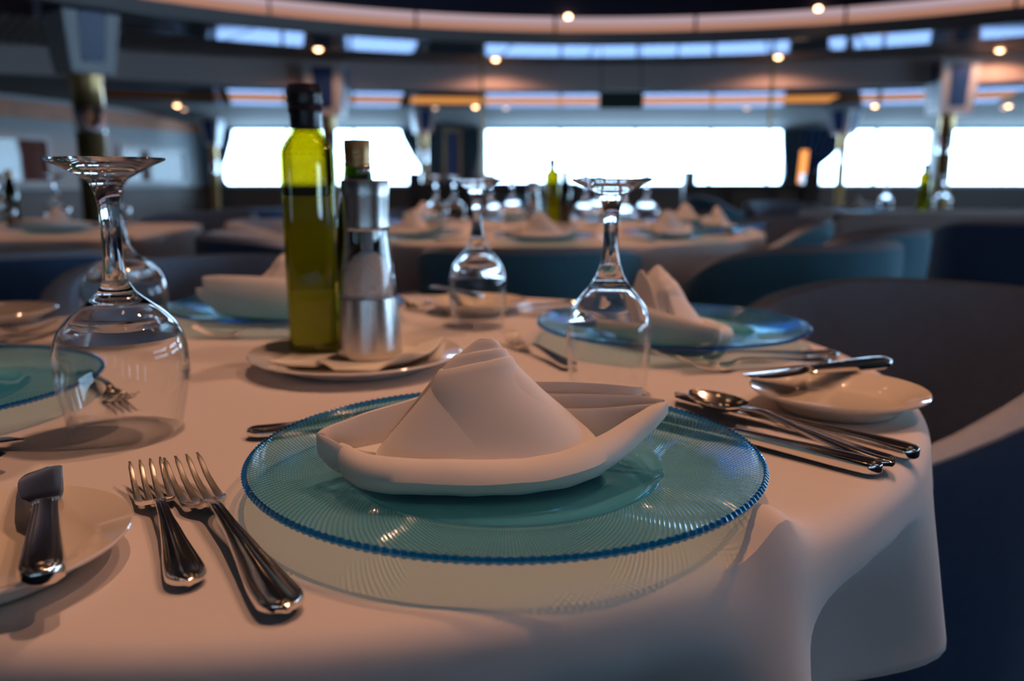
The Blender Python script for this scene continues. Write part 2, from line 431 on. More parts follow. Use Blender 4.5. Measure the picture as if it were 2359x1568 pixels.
W_FAR = [(-6.57, -2.07), (-0.61, 6.17), (6.96, 9.48), (9.73, 14.0)]
wall_with_windows('wall_far', (-7.4, YF), (XR, YF), [(a + 7.4, b + 7.4) for a, b in W_FAR], 1)
for i, ((a, b), n) in enumerate(zip(W_FAR, (3, 4, 2, 2))): window(i + 1, (a, YF), (b, YF), n)
wall_with_windows('wall_right', (XR, YN), (XR, YF), [(7, 15), (17, 25)], 1)
window(5, (XR, YN + 7), (XR, YN + 15), 5); window(6, (XR, YN + 17), (XR, YN + 25), 5)
NEAR_W = [7.6 + 2.4 * k for k in range(5)]          # narrow windows in the wall behind the camera
wall_with_windows('wall_near', (XL, YN), (XR, YN), [(a, a + .32) for a in NEAR_W], 1)
for k, a in enumerate(NEAR_W): window(7 + k, (XL + a, YN), (XL + a + .32, YN), 1)
# left side wall, slanting in towards the far windows
LA, LB = Vector((XL, YN, 0)), Vector((-8.55, 13.0, 0)); LC = Vector((-6.95, YF, 0))
wl = struct(empty('wall_left'))
for k, (p, q) in enumerate(((LA, LB), (LB, LC))):
    d = q - p; mt = Matrix.Translation(p) @ Matrix.Rotation(atan2(d.y, d.x), 4, 'Z')
    MB().box(0, d.length, 0, .2, WB, 3.2, mt).build('upper_wall', M['wall'], wl, smooth=False)
    MB().box(0, d.length, 0, .2, 0, WB, mt).build('dado', M['wall_low'], wl, smooth=False)
    MB().box(0, d.length, -.06, .2, WB - .03, WB, mt).build('ledge', M['wood_dark'], wl, smooth=False)
    struct(MB().box(0.05, d.length - .05, -.03, 0.0, 1.92, 2.20, mt).build(f'trim_{k+1}', M['frieze'], smooth=False), 'orange patterned frieze along the side wall')
    struct(MB().box(0.05, d.length - .05, -.10, 0.0, 2.20, 2.33, mt).build(f'trim_{k+3}', M['ceil'], smooth=False), 'pale cornice above the orange frieze')

# ---- ceilings
DC, DR = Vector((1.0, 4.4)), 6.42          # dome centre and radius
FC, FR = Vector((1.0, -1.38)), 15.0         # curved drop between the upper and the lower ceiling
def ray_room(a):
    c, s = cos(a), sin(a); t = 99
    if c > 1e-6: t = min(t, (XR + .1 - DC.x) / c)
    if c < -1e-6: t = min(t, (XL - .1 - DC.x) / c)
    if s > 1e-6: t = min(t, (YF + .1 - DC.y) / s)
    if s < -1e-6: t = min(t, (YN - .1 - DC.y) / s)
    return t
def ray_fascia(a):
    dx, dy = cos(a), sin(a); ox, oy = DC.x - FC.x, DC.y - FC.y
    b = ox * dx + oy * dy; return -b + sqrt(b * b - (ox * ox + oy * oy - FR * FR))
NA = 180
def dpt(a, r, z): return (DC.x + r * cos(a), DC.y + r * sin(a), z)
ceil = struct(empty('ceiling'))
up, low, fas = MB(), MB(), MB()
for j in range(NA):
    a0, a1 = 2 * pi * j / NA, 2 * pi * (j + 1) / NA
    R0, R1 = min(ray_room(a0), ray_fascia(a0)), min(ray_room(a1), ray_fascia(a1))
    up.add([dpt(a0, DR, Z_UP + .03), dpt(a1, DR, Z_UP + .03), dpt(a1, R1, Z_UP + .03), dpt(a0, R0, Z_UP + .03)], [(0, 1, 2, 3)])
    if ray_fascia(a0) < ray_room(a0) or ray_fascia(a1) < ray_room(a1):
        q0, q1 = ray_room(a0), ray_room(a1)
        def lz(a, r):
            y = DC.y + r * sin(a); return Z_LOW if y < 17.1 else Z_LOW + (WT - Z_LOW) * (y - 17.1) / (YF - 17.1)
        ks = 8
        for i in range(ks):
            f0, f1 = i / ks, (i + 1) / ks
            pts = [(a0, R0 + (q0 - R0) * f0), (a1, R1 + (q1 - R1) * f0), (a1, R1 + (q1 - R1) * f1), (a0, R0 + (q0 - R0) * f1)]
            low.add([dpt(a, r, lz(a, r)) for a, r in pts], [(0, 1, 2, 3)])
        if R0 < ray_room(a0) + .01:
            fas.add([dpt(a0, R0, Z_LOW), dpt(a1, R1, Z_LOW), dpt(a1, R1, Z_UP + .03), dpt(a0, R0, Z_UP + .03)], [(0, 1, 2, 3)])
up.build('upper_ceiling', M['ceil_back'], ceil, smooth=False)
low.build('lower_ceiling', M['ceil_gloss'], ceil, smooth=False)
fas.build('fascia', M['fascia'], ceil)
def ring_band(name, r0, r1, z0, z1, mat, a0=0, a1=2 * pi, seg=160, c=DC, parent=ceil):
    """solid ring segment of rectangular section"""
    full = abs(a1 - a0 - 2 * pi) < 1e-6; rr = []
    n = seg if full else seg + 1
    for j in range(n):
        a = a0 + (a1 - a0) * j / seg
        rr.append([(c.x + r * cos(a), c.y + r * sin(a), z) for r, z in ((r0, z0), (r1, z0), (r1, z1), (r0, z1))])
    if full: rr.append(rr[0])
    return MB().rings(rr, not full, not full).build(name, mat, parent, smooth=True)
# plain ring next to the dome, polished ring that mirrors the windows, ring edge
ring_band('bulkhead', 6.36, 7.28, 2.51, Z_UP, M['bulkhead'])
# polished ring: panels with a thin joint
for k in range(40):
    a0 = 2 * pi * k / 40
    ring_band('polished_panel', 6.34, 7.30, 2.50, 2.512, M['mirror_strip'], a0 + .002, a0 + 2 * pi / 40 - .002, 8)
# slatted ceiling between the polished ring and the drop: one slat per board
sd = Vector((-0.59, 0.807)).normalized(); sn = Vector((sd.y, -sd.x))
cube_me = None; nslat = 0
def chord(c, r, off):
    q = sn.dot(c); h = r * r - (off - q) ** 2
    if h <= 0: return None
    m = sd.dot(c); h = sqrt(h); return (m - h, m + h)
off = 0.2
while off < 17.2 and nslat < 290:
    outer = chord(FC, FR - .05, off); inner = chord(DC, 7.34, off)
    if outer:
        # only the stretch ahead of the camera is in view
        t0, t1 = outer
        spans = []
        if inner:
            if inner[1] < t1: spans.append((inner[1], t1))
            if inner[0] > t0: spans.append((t0, inner[0]))
        else: spans.append((t0, t1))
        for s0, s1 in spans:
            P0, P1 = sn * off + sd * s0, sn * off + sd * s1
            # clip to the room
            def clip(P, Q):
                for ax, lo, hi in ((0, XL + .9, XR - .4), (1, 5.5, YF)):
                    for bound, sg in ((lo, 1), (hi, -1)):
                        if sg * (P[ax] - bound) < 0 and sg * (Q[ax] - bound) < 0: return None
                        if sg * (P[ax] - bound) < 0: P = P + (Q - P) * ((bound - P[ax]) / (Q[ax] - P[ax]))
                        if sg * (Q[ax] - bound) < 0: Q = Q + (P - Q) * ((bound - Q[ax]) / (P[ax] - Q[ax]))
                return P, Q
            c_ = clip(P0, P1)
            if not c_ or (c_[1] - c_[0]).length < .15: continue
            P0, P1 = c_
            if cube_me is None:
                so = MB().box(-.5, .5, -.5, .5, -.5, .5).build('slat', M['slat'], ceil, smooth=False); cube_me = so.data
            else:
                so = bpy.data.objects.new('slat', cube_me); COL.objects.link(so); so.parent = ceil
            mid = (P0 + P1) / 2
            so.location = (mid.x, mid.y, Z_UP - .005); so.rotation_euler.z = atan2(sd.y, sd.x)
            so.scale = ((P1 - P0).length, 0.095, 0.02); nslat += 1
    off += 0.125
# bands let into the lower ceiling
LCn = Vector((1.0, -6.2))
for (ra, rb, mt_, nm) in ((20.22, 20.80, 'mirror_strip', 'polished_strip'), (21.0, 22.05, 'copper_strip', 'copper_strip'), (22.25, 22.95, 'mirror_strip', 'polished_strip')):
    ring_band(nm, ra, rb, Z_LOW - .02, Z_LOW + .01, M[mt_], R(71), R(111), 60, LCn)
ring_band('cove_light', 20.92, 22.12, Z_LOW - .024, Z_LOW - .019, M['cove'], R(78.2), R(97.3), 40, LCn)
# dome: wall, lid, glowing two-tone ring broken by dark joints
ring_band('dome_wall', DR - .02, DR + .02, Z_UP + .15, 3.7, M['dome'])
o_ = MB().lathe([(0, 3.62), (2.5, 3.62), (4.6, 3.60), (DR, 3.58), (DR, 3.7), (0, 3.7)], 96, DC.x, DC.y).build('dome_lid', M['dome'], ceil)
ring_band('ring_backing', DR - .03, DR + .08, Z_UP - .03, Z_UP + .20, M['ring_frame'])
for k in range(24):
    a0 = 2 * pi * (k + .3) / 24; a1 = a0 + 2 * pi / 24 - .005
    ring_band('upper_glow_panel', DR - .05, DR - .035, Z_UP + .085, Z_UP + .165, M['ring_lilac'], a0, a1, 8)
    ring_band('lower_glow_panel', DR - .05, DR - .035, Z_UP - .005, Z_UP + .075, M['ring_peach'], a0, a1, 8)
for a in (R(93), R(67)):
    b_ = MB().lathe([(0, -.02), (.03, -.012), (.035, .0), (.03, .02), (0, .03)], 16).build('ring_bulb', M['lamp'], ceil, loc=(DC.x + (DR - .10) * cos(a), DC.y + (DR - .10) * sin(a), Z_UP + .16))

# ---- downlights
dl = empty('ceiling_downlight', (0, 0, 0)); tag(dl, 'x', 'downlight')
MB().lathe([(.052, 0), (.07, 0), (.072, .004), (.066, .012), (.052, .012), (.052, 0)], 24).build('trim_ring', M['white_trim'], dl)
MB().lathe([(0, -.030), (.020, -.027), (.038, -.015), (.048, .004), (.052, .011), (0, .011)], 20).build('lens', M['lamp'], dl)
for o in dl.children: o.location.z = -.008
dld = empty('ceiling_downlight', (0, 0, 0)); tag(dld, 'x', 'downlight')
for o in dl.children:
    c = o.copy(); COL.objects.link(c); c.parent = dld
    if c.name.startswith('lens'):
        c.data = o.data.copy(); c.data.materials[0] = M['lamp_dim']
DLS = [(-2.60, 12.0, Z_UP, 1, 'glowing downlight in the slatted ceiling nearest the tall oil bottle cap'),
       (-0.24, 13.0, Z_UP, 1, 'glowing downlight in the slatted ceiling left of the hanging green sign'),
       (3.80, 12.75, Z_UP, 1, 'glowing downlight in the slatted ceiling right of the hanging green sign'),
       (6.60, 12.1, Z_UP, 1, 'glowing downlight at the right end of the slatted ceiling'),
       (-6.55, 13.6, Z_LOW, 1, 'downlight beside the big gold column, higher of the two nearest it'),
       (-6.1, 16.1, Z_LOW, 1, 'downlight right of the big gold column, brightest of that cluster'),
       (-7.4, 15.6, Z_LOW, 0, 'dim downlight just right of the big gold column, lower of the two nearest it'),
       (-6.35, 17.1, Z_LOW, 0, 'dim downlight above the orange frieze by the small wall column'),
       (-0.68, 16.4, Z_LOW, 1, 'bright downlight on the copper band left of the brass pole'),
       (-1.45, 16.65, Z_LOW, 0, 'dim downlight beside the copper band above the far blue column cap'),
       (4.45, 16.75, Z_LOW, 0, 'dim downlight above the wide window, right of the green sign'),
       (-0.12, 16.85, Z_LOW, 0, 'dim downlight above the wide window, right of the left brass pole'),
       (6.65, 16.2, Z_LOW, 1, 'downlight right above the far column with two blue faces'),
       (9.1, 16.2, Z_LOW, 1, 'downlight above the rightmost window, upper of the pair'),
       (9.35, 16.8, Z_LOW, 0, 'dim downlight above the rightmost window, lower of the pair'),
       (7.95, 16.8, Z_LOW, 0, 'dim downlight left of the right column beneath its blue cap')]
for i, (x, y, z, br, lab) in enumerate(DLS):
    zz = z - (.022 if z == Z_LOW and y < 16.8 else .012)
    copy_tree(dl if br else dld, (x, y, zz), 0, lab, 'ceiling downlights')
    if br:
        ld = bpy.data.lights.new('lamp_beam', 'SPOT'); ld.energy = 22; ld.color = WARM; ld.spot_size = R(165); ld.spot_blend = 0.3; ld.shadow_soft_size = 0.05
        lo = bpy.data.objects.new('lamp_beam', ld); COL.objects.link(lo); lo.location = (x, y, zz - .06)
for i, (x, y, z, ax, ay, w, cone) in enumerate(SPOTS):
    root = copy_tree(dl, (x, y, z + .05), 0, ['warm downlight in the dome above the front table', 'warm downlight in the dome behind the front table',
        'warm downlight in the dome to the side of the front table', 'warm downlight in the dome above the round table behind', 'warm downlight in the dome above the left table'][i], 'dome downlights')
    ld = bpy.data.lights.new('lamp_beam', 'SPOT'); ld.energy = w; ld.color = WARM; ld.spot_size = R(cone); ld.spot_blend = 0.28; ld.shadow_soft_size = 0.045
    lo = bpy.data.objects.new('lamp_beam', ld); COL.objects.link(lo); lo.location = (x, y, z)
    lo.rotation_euler = (Vector((ax, ay, .75)) - Vector((x, y, z))).to_track_quat('-Z', 'Y').to_euler()
for i, (x, y) in enumerate([(-1.6, -.1), (-.9, 2.6), (-.75, 1.3), (1.0, 2.9), (1.5, 1.9), (-2.2, 1.4), (2.6, .1), (.35, .2), (-.3, 3.9), (2.3, 3.2), (-2.0, 3.2), (1.2, 4.4), (3.3, 2.0), (-1.2, 4.9)]):  # lamps added out of view so steel and glass catch warm glints
    copy_tree(dl, (x, y, 3.61), 0, 'unseen added downlight high in the navy dome, for glints in glass and steel', 'added dome downlights for glints')
for o in (dl, dld):
    for ch in list(o.children): bpy.data.objects.remove(ch)
    bpy.data.objects.remove(o)

# ---- columns with flared caps
def column(x, y, zt, zb, wt, wb, rad, rotz, label, faces=(0, 1, 2, 3)):
    c = struct(empty('column', (x, y, 0), rotz), label)
    MB().lathe([(rad * 1.5, 0), (rad * 1.5, .12), (rad, .16), (rad, zb - .30), (rad * 1.06, zb - .29), (rad * 1.06, zb - .1), (rad * 1.15, zb - .02), (rad * 1.15, zb), (0, zb)], 40).build('shaft', M['brass'], c)
    MB().lathe([(rad * 1.03, zb - .55), (rad * 1.03, zb - .30), (rad * 1.0, zb - .29), (rad * 1.0, zb - .56), (rad * 1.03, zb - .55)], 40).build('collar', M['chrome'], c)
    b, t = wb / 2, wt / 2
    def ring(h, z): return [(-h, -h, z), (h, -h, z), (h, h, z), (-h, h, z)]
    MB().rings([ring(b, zb), ring(t, zt)]).build('cap', M['cap_frame'], c, smooth=False)
    for k in faces:
        mt = Matrix.Rotation(k * pi / 2, 4, 'Z'); e = .006
        def pt(u, f): h = b + (t - b) * f; return mt @ Vector((u * h, -h - e, zb + (zt - zb) * f))
        def pi_(u, f): h = b + (t - b) * f; return mt @ Vector((u * h, -h + .01, zb + (zt - zb) * f))
        q = [(-.5, .14), (.5, .14), (.5, .93), (-.5, .93)]
        MB().rings([[pi_(*a) for a in q], [pt(*a) for a in q]]).build('blue_inset', M['cap_blue'], c, smooth=False)
column(-4.22, 8.8, Z_UP + .03, 1.94, .58, .41, .14, R(-42), 'big gold column with a flared blue-panelled cap at the left', (1, 3))
column(-2.74, 13.15, Z_LOW + .3, 1.84, .62, .46, .10, 0, 'gold column with blue cap hidden behind the oil bottle')
column(6.30, 12.75, Z_LOW + .3, 1.84, .56, .44, .10, 0, 'gold column with blue cap between the two right windows')
column(6.60, 17.5, Z_LOW, 1.78, .52, .34, .085, R(40), 'far gold column showing two blue cap faces')
column(-1.75, 17.3, Z_LOW, 1.80, .46, .30, .085, R(20), 'far gold column with blue cap by the tied curtain')
column(-6.35, 18.6, Z_LOW - .1, 1.60, .44, .24, .08, 0, 'small gold column against the left wall')

# ---- glazed pictures on the side wall
def framed_picture(s0, s1, p, q, z0, z1, label):
    d = (q - p).normalized(); base = p + d * s0; a = atan2(d.y, d.x); w = s1 - s0
    m = empty('framed_picture', (base.x, base.y, z0), a); tag(m, label, 'picture', 'pictures on the side wall')
    h = z1 - z0; fr = MB(); t = .09
    fr.box(0, w, -.05, 0, 0, t); fr.box(0, w, -.05, 0, h - t, h); fr.box(0, t, -.05, 0, t, h - t); fr.box(w - t, w, -.05, 0, t, h - t)
    fr.build('frame', M['frame'], m, smooth=False)
    MB().box(t, w - t, -.02, 0, t, h - t).build('glazed_print', M['mirror'], m, smooth=False)
framed_picture(0.12, 2.25, LB, LC, .80, 1.66, 'wide framed dark red picture under glass at the left edge')
framed_picture(4.05, 6.2, LB, LC, .80, 1.56, 'framed dark red picture between the big and the small gold columns')

# ---- curtains, pleated, gathered towards a tie
def curtain(x_out, x_in, y, z0, z1, tie, mat, label, group='curtains at the far windows', pleats=7):
    """x_out = fixed edge, x_in = free edge at the top; tie = width left at the tie-back (0..1), tie height .35"""
    n, mz = pleats * 8, 24; fr, bk = [], []
    for i in range(mz + 1):
        v = i / mz; z = z0 + (z1 - z0) * v
        f = lerp_tab([(0, tie * 1.25), (.22, tie), (.55, .5 + tie * .5), (1, 1)], v)
        rw, rb = [], []
        for j in range(n + 1):
            u = j / n; x = x_out + (x_in - x_out) * f * u
            dy = .035 * sin(u * pleats * 2 * pi) * (.5 + .5 * f)
            rw.append((x, y - .05 + dy, z)); rb.append((x, y - .035 + dy, z))
        fr.append(rw + rb[::-1])
    o = MB().rings(fr).build('curtain', mat)
    tag(o, label, 'curtain', group)
curtain(-7.0, -6.22, 19.655, .75, 2.03, .62, M['curtain'], 'tied grey-blue curtain at the left edge of the left window')
curtain(-1.55, -2.5, 19.655, .75, 2.03, .50, M['curtain'], 'tied grey-blue curtain at the right edge of the left window')
curtain(-1.15, -.62, 19.655, .75, 2.03, .55, M['curtain'], 'tied curtain just left of the wide window')
curtain(6.45, 6.02, 19.655, .75, 2.03, .8, M['curtain'], 'pale curtain hanging at the right edge of the wide window')
curtain(6.5, 7.62, 19.655, .75, 2.03, .28, M['curtain_navy'], 'navy tied curtain right of the wide window')
# pier panel between the left and the wide window
pn = empty('wall_panel', (-1.33, 19.63, .80)); tag(pn, 'gold-framed navy wall panel between the left and the wide window', 'panel')
f_ = MB(); f_.box(-.2, .2, -.03, 0, 0, .05); f_.box(-.2, .2, -.03, 0, 1.15, 1.2); f_.box(-.2, -.15, -.03, 0, .05, 1.15); f_.box(.15, .2, -.03, 0, .05, 1.15)
f_.build('panel_frame', M['brass'], pn, smooth=False); MB().box(-.15, .15, -.015, 0, .05, 1.15).build('panel_field', M['cap_blue'], pn, smooth=False)
# slim post with an orange emissive top by the navy curtain
lp = empty('glowing_post', (4.72, 14.2, 0)); tag(lp, 'slim orange glowing post in front of the navy curtain', 'lamp')
MB().lathe([(.12, 0), (.12, .02), (.02, .04), (.02, .86), (0, .86)], 20).build('stand', M['wood_dark'], lp)
MB().rings([[(-.05 + .03 * f, -.04, .86 + .52 * f), (.05 + .03 * f, -.04, .86 + .52 * f), (.05 + .03 * f, .04, .86 + .52 * f), (-.05 + .03 * f, .04, .86 + .52 * f)] for f in (0, .5, 1)]).build('glowing_top', emit_mat('orange_post_glow', (1, .36, .10), 1.6), lp, smooth=False)

# ---- hanging sign
sg = empty('hanging_sign', (1.38, 11.2, -.265)); tag(sg, 'dark green sign box hanging from the ceiling above the wide window', 'sign')
MB().box(-.275, .275, -.04, .04, 2.06, 2.25).build('sign_box', M['sign'], sg, smooth=False)
MB().box(-.285, .285, -.05, .05, 2.245, 2.27).build('sign_frame', M['black'], sg, smooth=False)
for x in (-.25, .25): MB().tube([(x, 0, 2.27), (x, 0, 2.765)], .006, 8).build('hanger', M['black'], sg)

# ---- wooden partitions with brass poles
def partition(x0, x1, y, h, panels, label, pole_x=None, post_h=None):
    p = empty('wooden_partition', (x0, y, 0)); tag(p, label, 'partition', 'low wooden partitions'); w = x1 - x0
    MB().box(0, w, -.06, .06, h - .10, h).build('top_rail', M['wood_dark'], p, smooth=False)
    MB().box(0, w, -.05, .05, 0, .1).build('bottom_rail', M['wood_dark'], p, smooth=False)
    n = panels
    for i in range(n + 1):
        x = w * i / n; MB().box(max(0, x - .05), min(w, x + .05), -.055, .055, .1, h - .10).build('stile', M['wood_dark'], p, smooth=False)
    for i in range(n): MB().box(w * i / n + .05, w * (i + 1) / n - .05, -.025, .025, .1, h - .10).build('panel', M['wood_panel'], p, smooth=False)
    for x, hh, ww in post_h or (): MB().box(x - ww - x0, x + ww - x0, -.09, .09, 0, hh).build('post', M['wood_dark'], p, smooth=False)
    for x in pole_x or (): MB().tube([(x - x0, 0, h), (x - x0, 0, Z_LOW + .37)], .022, 12).build('brass_pole', M['brass'], p)
partition(-1.45, 0.95, 12.4, .88, 3, 'dark wooden partition with panels left of the bottles', pole_x=(-.42,), post_h=((-1.38, 1.02, .09),))
partition(2.45, 4.35, 12.4, .86, 3, 'dark wooden partition with panels in front of the navy curtain', pole_x=(3.63,), post_h=((2.52, 1.04, .08), (4.25, 1.0, .11)))

# ================================================================== CHAIRS
def make_chair(mat_out):
    """tub chair facing +y, origin on the floor at the seat centre"""
    root = empty('tub_chair'); tag(root, 'x', 'chair')
    n = 48
    def top(a):     # a = angle from the back (0) to the arm fronts (+-1)
        return lerp_tab([(0, .775), (.35, .772), (.60, .745), (.80, .68), (1.0, .615)], abs(a))
    def plan(a, r):
        ang = -pi / 2 + a * R(138); x = r * 1.02 * cos(ang); y = r * sin(ang)
        return x, (y if y < .12 else .12 + (y - .12) * 1.6)
    outer, inner = [], []
    for j in range(n + 1):
        a = -1 + 2 * j / n; t = top(a); sec_o, sec_i = [], []
        for (f, r) in ((0, .255), (.25, .275), (.6, .293), (.9, .302), (.97, .300)):
            x, y = plan(a, r); sec_o.append((x, y, .22 + (t - .22) * f))
        for r, dz in ((.288, .012), (.268, .016), (.249, .010)):
            x, y = plan(a, r); sec_i.append((x, y, t - .014 + dz * .8))
        for (f, r) in ((.92, .240), (.7, .232), (.3, .222), (0, .215)):
            x, y = plan(a, r); sec_i.append((x, y, .40 + (t - .40) * f))
        x0, y0 = plan(a, .298); xb, yb = plan(a, .24)
        outer.append(sec_o + [plan(a, .285) + (t - .01,), plan(a, .27) + (t - .06,), plan(a, .235) + (.22,)])
        inner.append([plan(a, .300) + (t - .018,)] + sec_i + [plan(a, .245) + (.40,), plan(a, .270) + (t - .07,)])
    MB().rings(outer).build('shell', mat_out, root); MB().rings(inner).build('backrest', M['chair_in'], root)
    # seat cushion: rounded slab
    rings = []
    for z, s in ((.34, .92), (.36, 1.0), (.43, 1.0), (.455, .96), (.465, .85)):
        rr = []
        for j in range(40):
            a = 2 * pi * j / 40; x, y = .225 * s * cos(a), .225 * s * sin(a)
            if y > 0: y *= 1.15; x = math.copysign(min(.225 * s, abs(x) * 1.15), x)
            rr.append((x, y + .02, z))
        rings.append(rr)
    MB().rings(rings).build('seat', M['chair_in'], root)
    rings = [[(.23 * cos(2 * pi * j / 40), .23 * sin(2 * pi * j / 40) + .01, z) for j in range(40)] for z in (.20, .34)]
    MB().rings(rings).build('seat_base', mat_out, root)
    for sx in (-1, 1):
        for sy in (-1, 1):
            MB().tube([(sx * .16, .02 + sy * .16, .21), (sx * .19, .02 + sy * .19, 0)], [.022, .014], 10).build('leg', M['wood_dark'], root)
    return root
ch_blue = make_chair(M['chair_out']); ch_lit = make_chair(M['chair_lit'])
def face(x, y, tx, ty): return atan2(ty - y, tx - x) - pi / 2
T1 = (-.178, .875); T2 = (0.1, 3.3)
CHAIRS = [  # x, y, facing target, kind, label
    (.55, 1.22, (-.36, .815), 0, 'large grey chair at the right of the front table'),
    (-.58, 1.66, (-.25, .9), 0, 'grey chair behind the front table, left of the oil bottle'),
    (-1.02, .42, T1, 0, 'chair at the left side of the front table outside the view'),
    (.05, 2.36, T2, 1, 'blue chair with its back to us behind the small wine glass'),
    (.78, 2.43, (.1, 3.4), 1, 'teal-edged chair behind the crisp napkin on the right plate'),
    (1.14, 3.02, (.2, 3.5), 1, 'teal-lit chair half hidden behind the teal-edged chair'),
    (-.70, 2.76, (.4, 3.3), 0, 'grey tub chair left of the oil bottle, nearer of the two'),
    (-.84, 3.46, (.4, 3.4), 0, 'grey tub chair left of the oil bottle, farther of the two'),
    (1.06, 3.70, (0, 3.4), 1, 'greenish chair at the right side of the round table behind'),
    (.75, 4.45, T2, 1, 'teal-lit chair at the far side of the round table behind'),
    (-.62, 4.5, T2, 1, 'dark chair at the far side of the round table near the glasses'),
    (-1.30, 2.18, (-1.55, 3.2), 0, 'navy chair with its back to us in front of the left table'),
    (-1.55, 4.20, (-1.7, 3.2), 0, 'grey chair behind the right corner of the left table'),
    (-1.62, 5.2, (-2.4, 6.0), 0, 'navy chair beyond the left table by the window wall'),
    (2.12, 3.65, (2.4, 5.0), 0, 'dark navy chair in front of the right table'),
    (2.0, 6.3, (2.3, 5.0), 0, 'chair behind the right table by its cloth corner'),
    (1.95, 8.2, (2.8, 8.0), 1, 'teal-lit chair far back in front of the right wooden partition'),
    (.1, 8.4, (.8, 9.2), 1, 'teal-lit chair far back in front of the left wooden partition'),
]
for i, (x, y, t, k, lab) in enumerate(CHAIRS):
    copy_tree((ch_blue, ch_lit)[k], (x, y, 0), face(x, y, *t), lab, 'upholstered tub chairs')
for o in (ch_blue, ch_lit):
    for c in list(o.children): bpy.data.objects.remove(c)
    bpy.data.objects.remove(o)

# ================================================================== TABLES AND CLOTHS
TZ = 0.745
def pedestal_table(x, y, r, label, rect=None, rotz=0):
    t = empty('dining_table', (x, y, 0), rotz); tag(t, label, 'table')
    if rect: MB().box(-rect[0] + .01, rect[0] - .01, -rect[1] + .01, rect[1] - .01, TZ - .035, TZ).build('table_top', M['wood_panel'], t, smooth=False)
    else: MB().lathe([(0, TZ - .035), (r - .036, TZ - .030), (r - .030, TZ - .015), (r - .036, TZ), (0, TZ)], 64).build('table_top', M['wood_panel'], t)
    MB().lathe([(0, .03), (.05, .03), (.045, .10), (.04, TZ - .06), (.12, TZ - .04), (0, TZ - .04)], 32).build('pedestal', M['chrome'], t)
    MB().lathe([(0, 0), (.26, 0), (.26, .015), (.06, .035), (0, .035)], 40).build('foot', M['chrome'], t)
    return t

def round_cloth(cx, cy, r, half, corner, label, nf=14, amp=.18, seed=1, ridge=None):
    """square cloth of half-side `half` lying on a round table: short at the sides, long folded corners"""
    n = 432; prof = []
    rr = [0, .12, .22, .32, .38, .42, .45, .47, .485, .50, .515, .53, .541]
    rr = [q * r / .565 for q in rr]
    rows_in, rows_out = [], []
    E_ = .016
    def over(a):
        b = a - corner - pi / 4
        m = max(abs(cos(b)), abs(sin(b))); o = half / m - r
        return o
    def bumpz(x, y):
        z = .0009 * noise.noise(Vector((x * 6, y * 6, seed)))
        if ridge:
            for (ra, r0, h, wd) in ridge:
                rad = sqrt(x * x + y * y); da = (atan2(y, x) - ra + pi) % (2 * pi) - pi
                z += h * math.exp(-(da * rad / wd) ** 2) * max(0, min(1, (rad - r0) / (r - r0))) ** .8
        return z
    K = 30
    for j in range(n):
        a = 2 * pi * j / n; ca, sa = cos(a), sin(a); col = []
        for q in rr[1:]: col.append((q * ca, q * sa, TZ + .004 + bumpz(q * ca, q * sa)))
        rb = rr[-1]; o = over(a)
        w = .5 + .5 * cos(nf * (a - corner)); w = w ** 1.8
        cornerness = max(0, (o - (half - r)) / (half * sqrt(2) - half))
        for i in range(1, K + 1):
            s = i / K * (o + r - rb)
            # roll over the soft edge, then hang
            th = min(s / E_, pi / 2 * .93)
            if s < E_ * pi / 2 * .93: x = rb + E_ * sin(th); z = -E_ * (1 - cos(th)); h = 0
            else:
                h = s - E_ * pi / 2 * .93; x = rb + E_ * sin(th); z = -E_ * (1 - cos(th)) - h * .95
            hs = h / (h + .05)
            x += h * (.05 + amp * w * (.6 + .9 * cornerness)) - .10 * min(1, max(0, h - .022) / .11) * (1 - w)
            wob = .004 * noise.noise(Vector((ca * 5, sa * 5, s * 6 + seed)))
            z0 = TZ + .004 + bumpz(rb * ca, rb * sa) * (1 - min(1, h * 6)) + z
            tw = .10 * h * noise.noise(Vector((ca * 3, sa * 3, seed + 9)))
            col.append(((x + wob * hs) * cos(a + tw), (x + wob * hs) * sin(a + tw), z0))
        rows_out.append(col)
    m_ = len(rows_out[0]); V = [(0, 0, TZ + .004)]; F = []
    for col in rows_out: V += col
    for j in range(n):
        k = (j + 1) % n; b0, b1 = 1 + j * m_, 1 + k * m_
        F.append((0, b0, b1))
        for i in range(m_ - 1): F.append((b0 + i, b0 + i + 1, b1 + i + 1, b1 + i))
    o = obj('tablecloth', V, F, M['cloth'], loc=(cx, cy, 0))
    md = o.modifiers.new('hem_thickness', 'SOLIDIFY'); md.thickness = .0012; md.offset = -1
    tag(o, label, 'tablecloth'); return o

pedestal_table(*T1, .565, 'round front table hidden under a white cloth')
round_cloth(*T1, .565, .665, R(-56), 'white cloth on the front table with hanging folded corners', seed=3,
            ridge=[(R(-54.5), .46, .022, .020), (R(-40), .30, .0015, .05), (R(150), .2, .0012, .06)])
pedestal_table(*T2, .86, 'large round table behind, under a white cloth')
round_cloth(*T2, .86, .985, R(-70), 'white cloth on the large round table behind', seed=8)

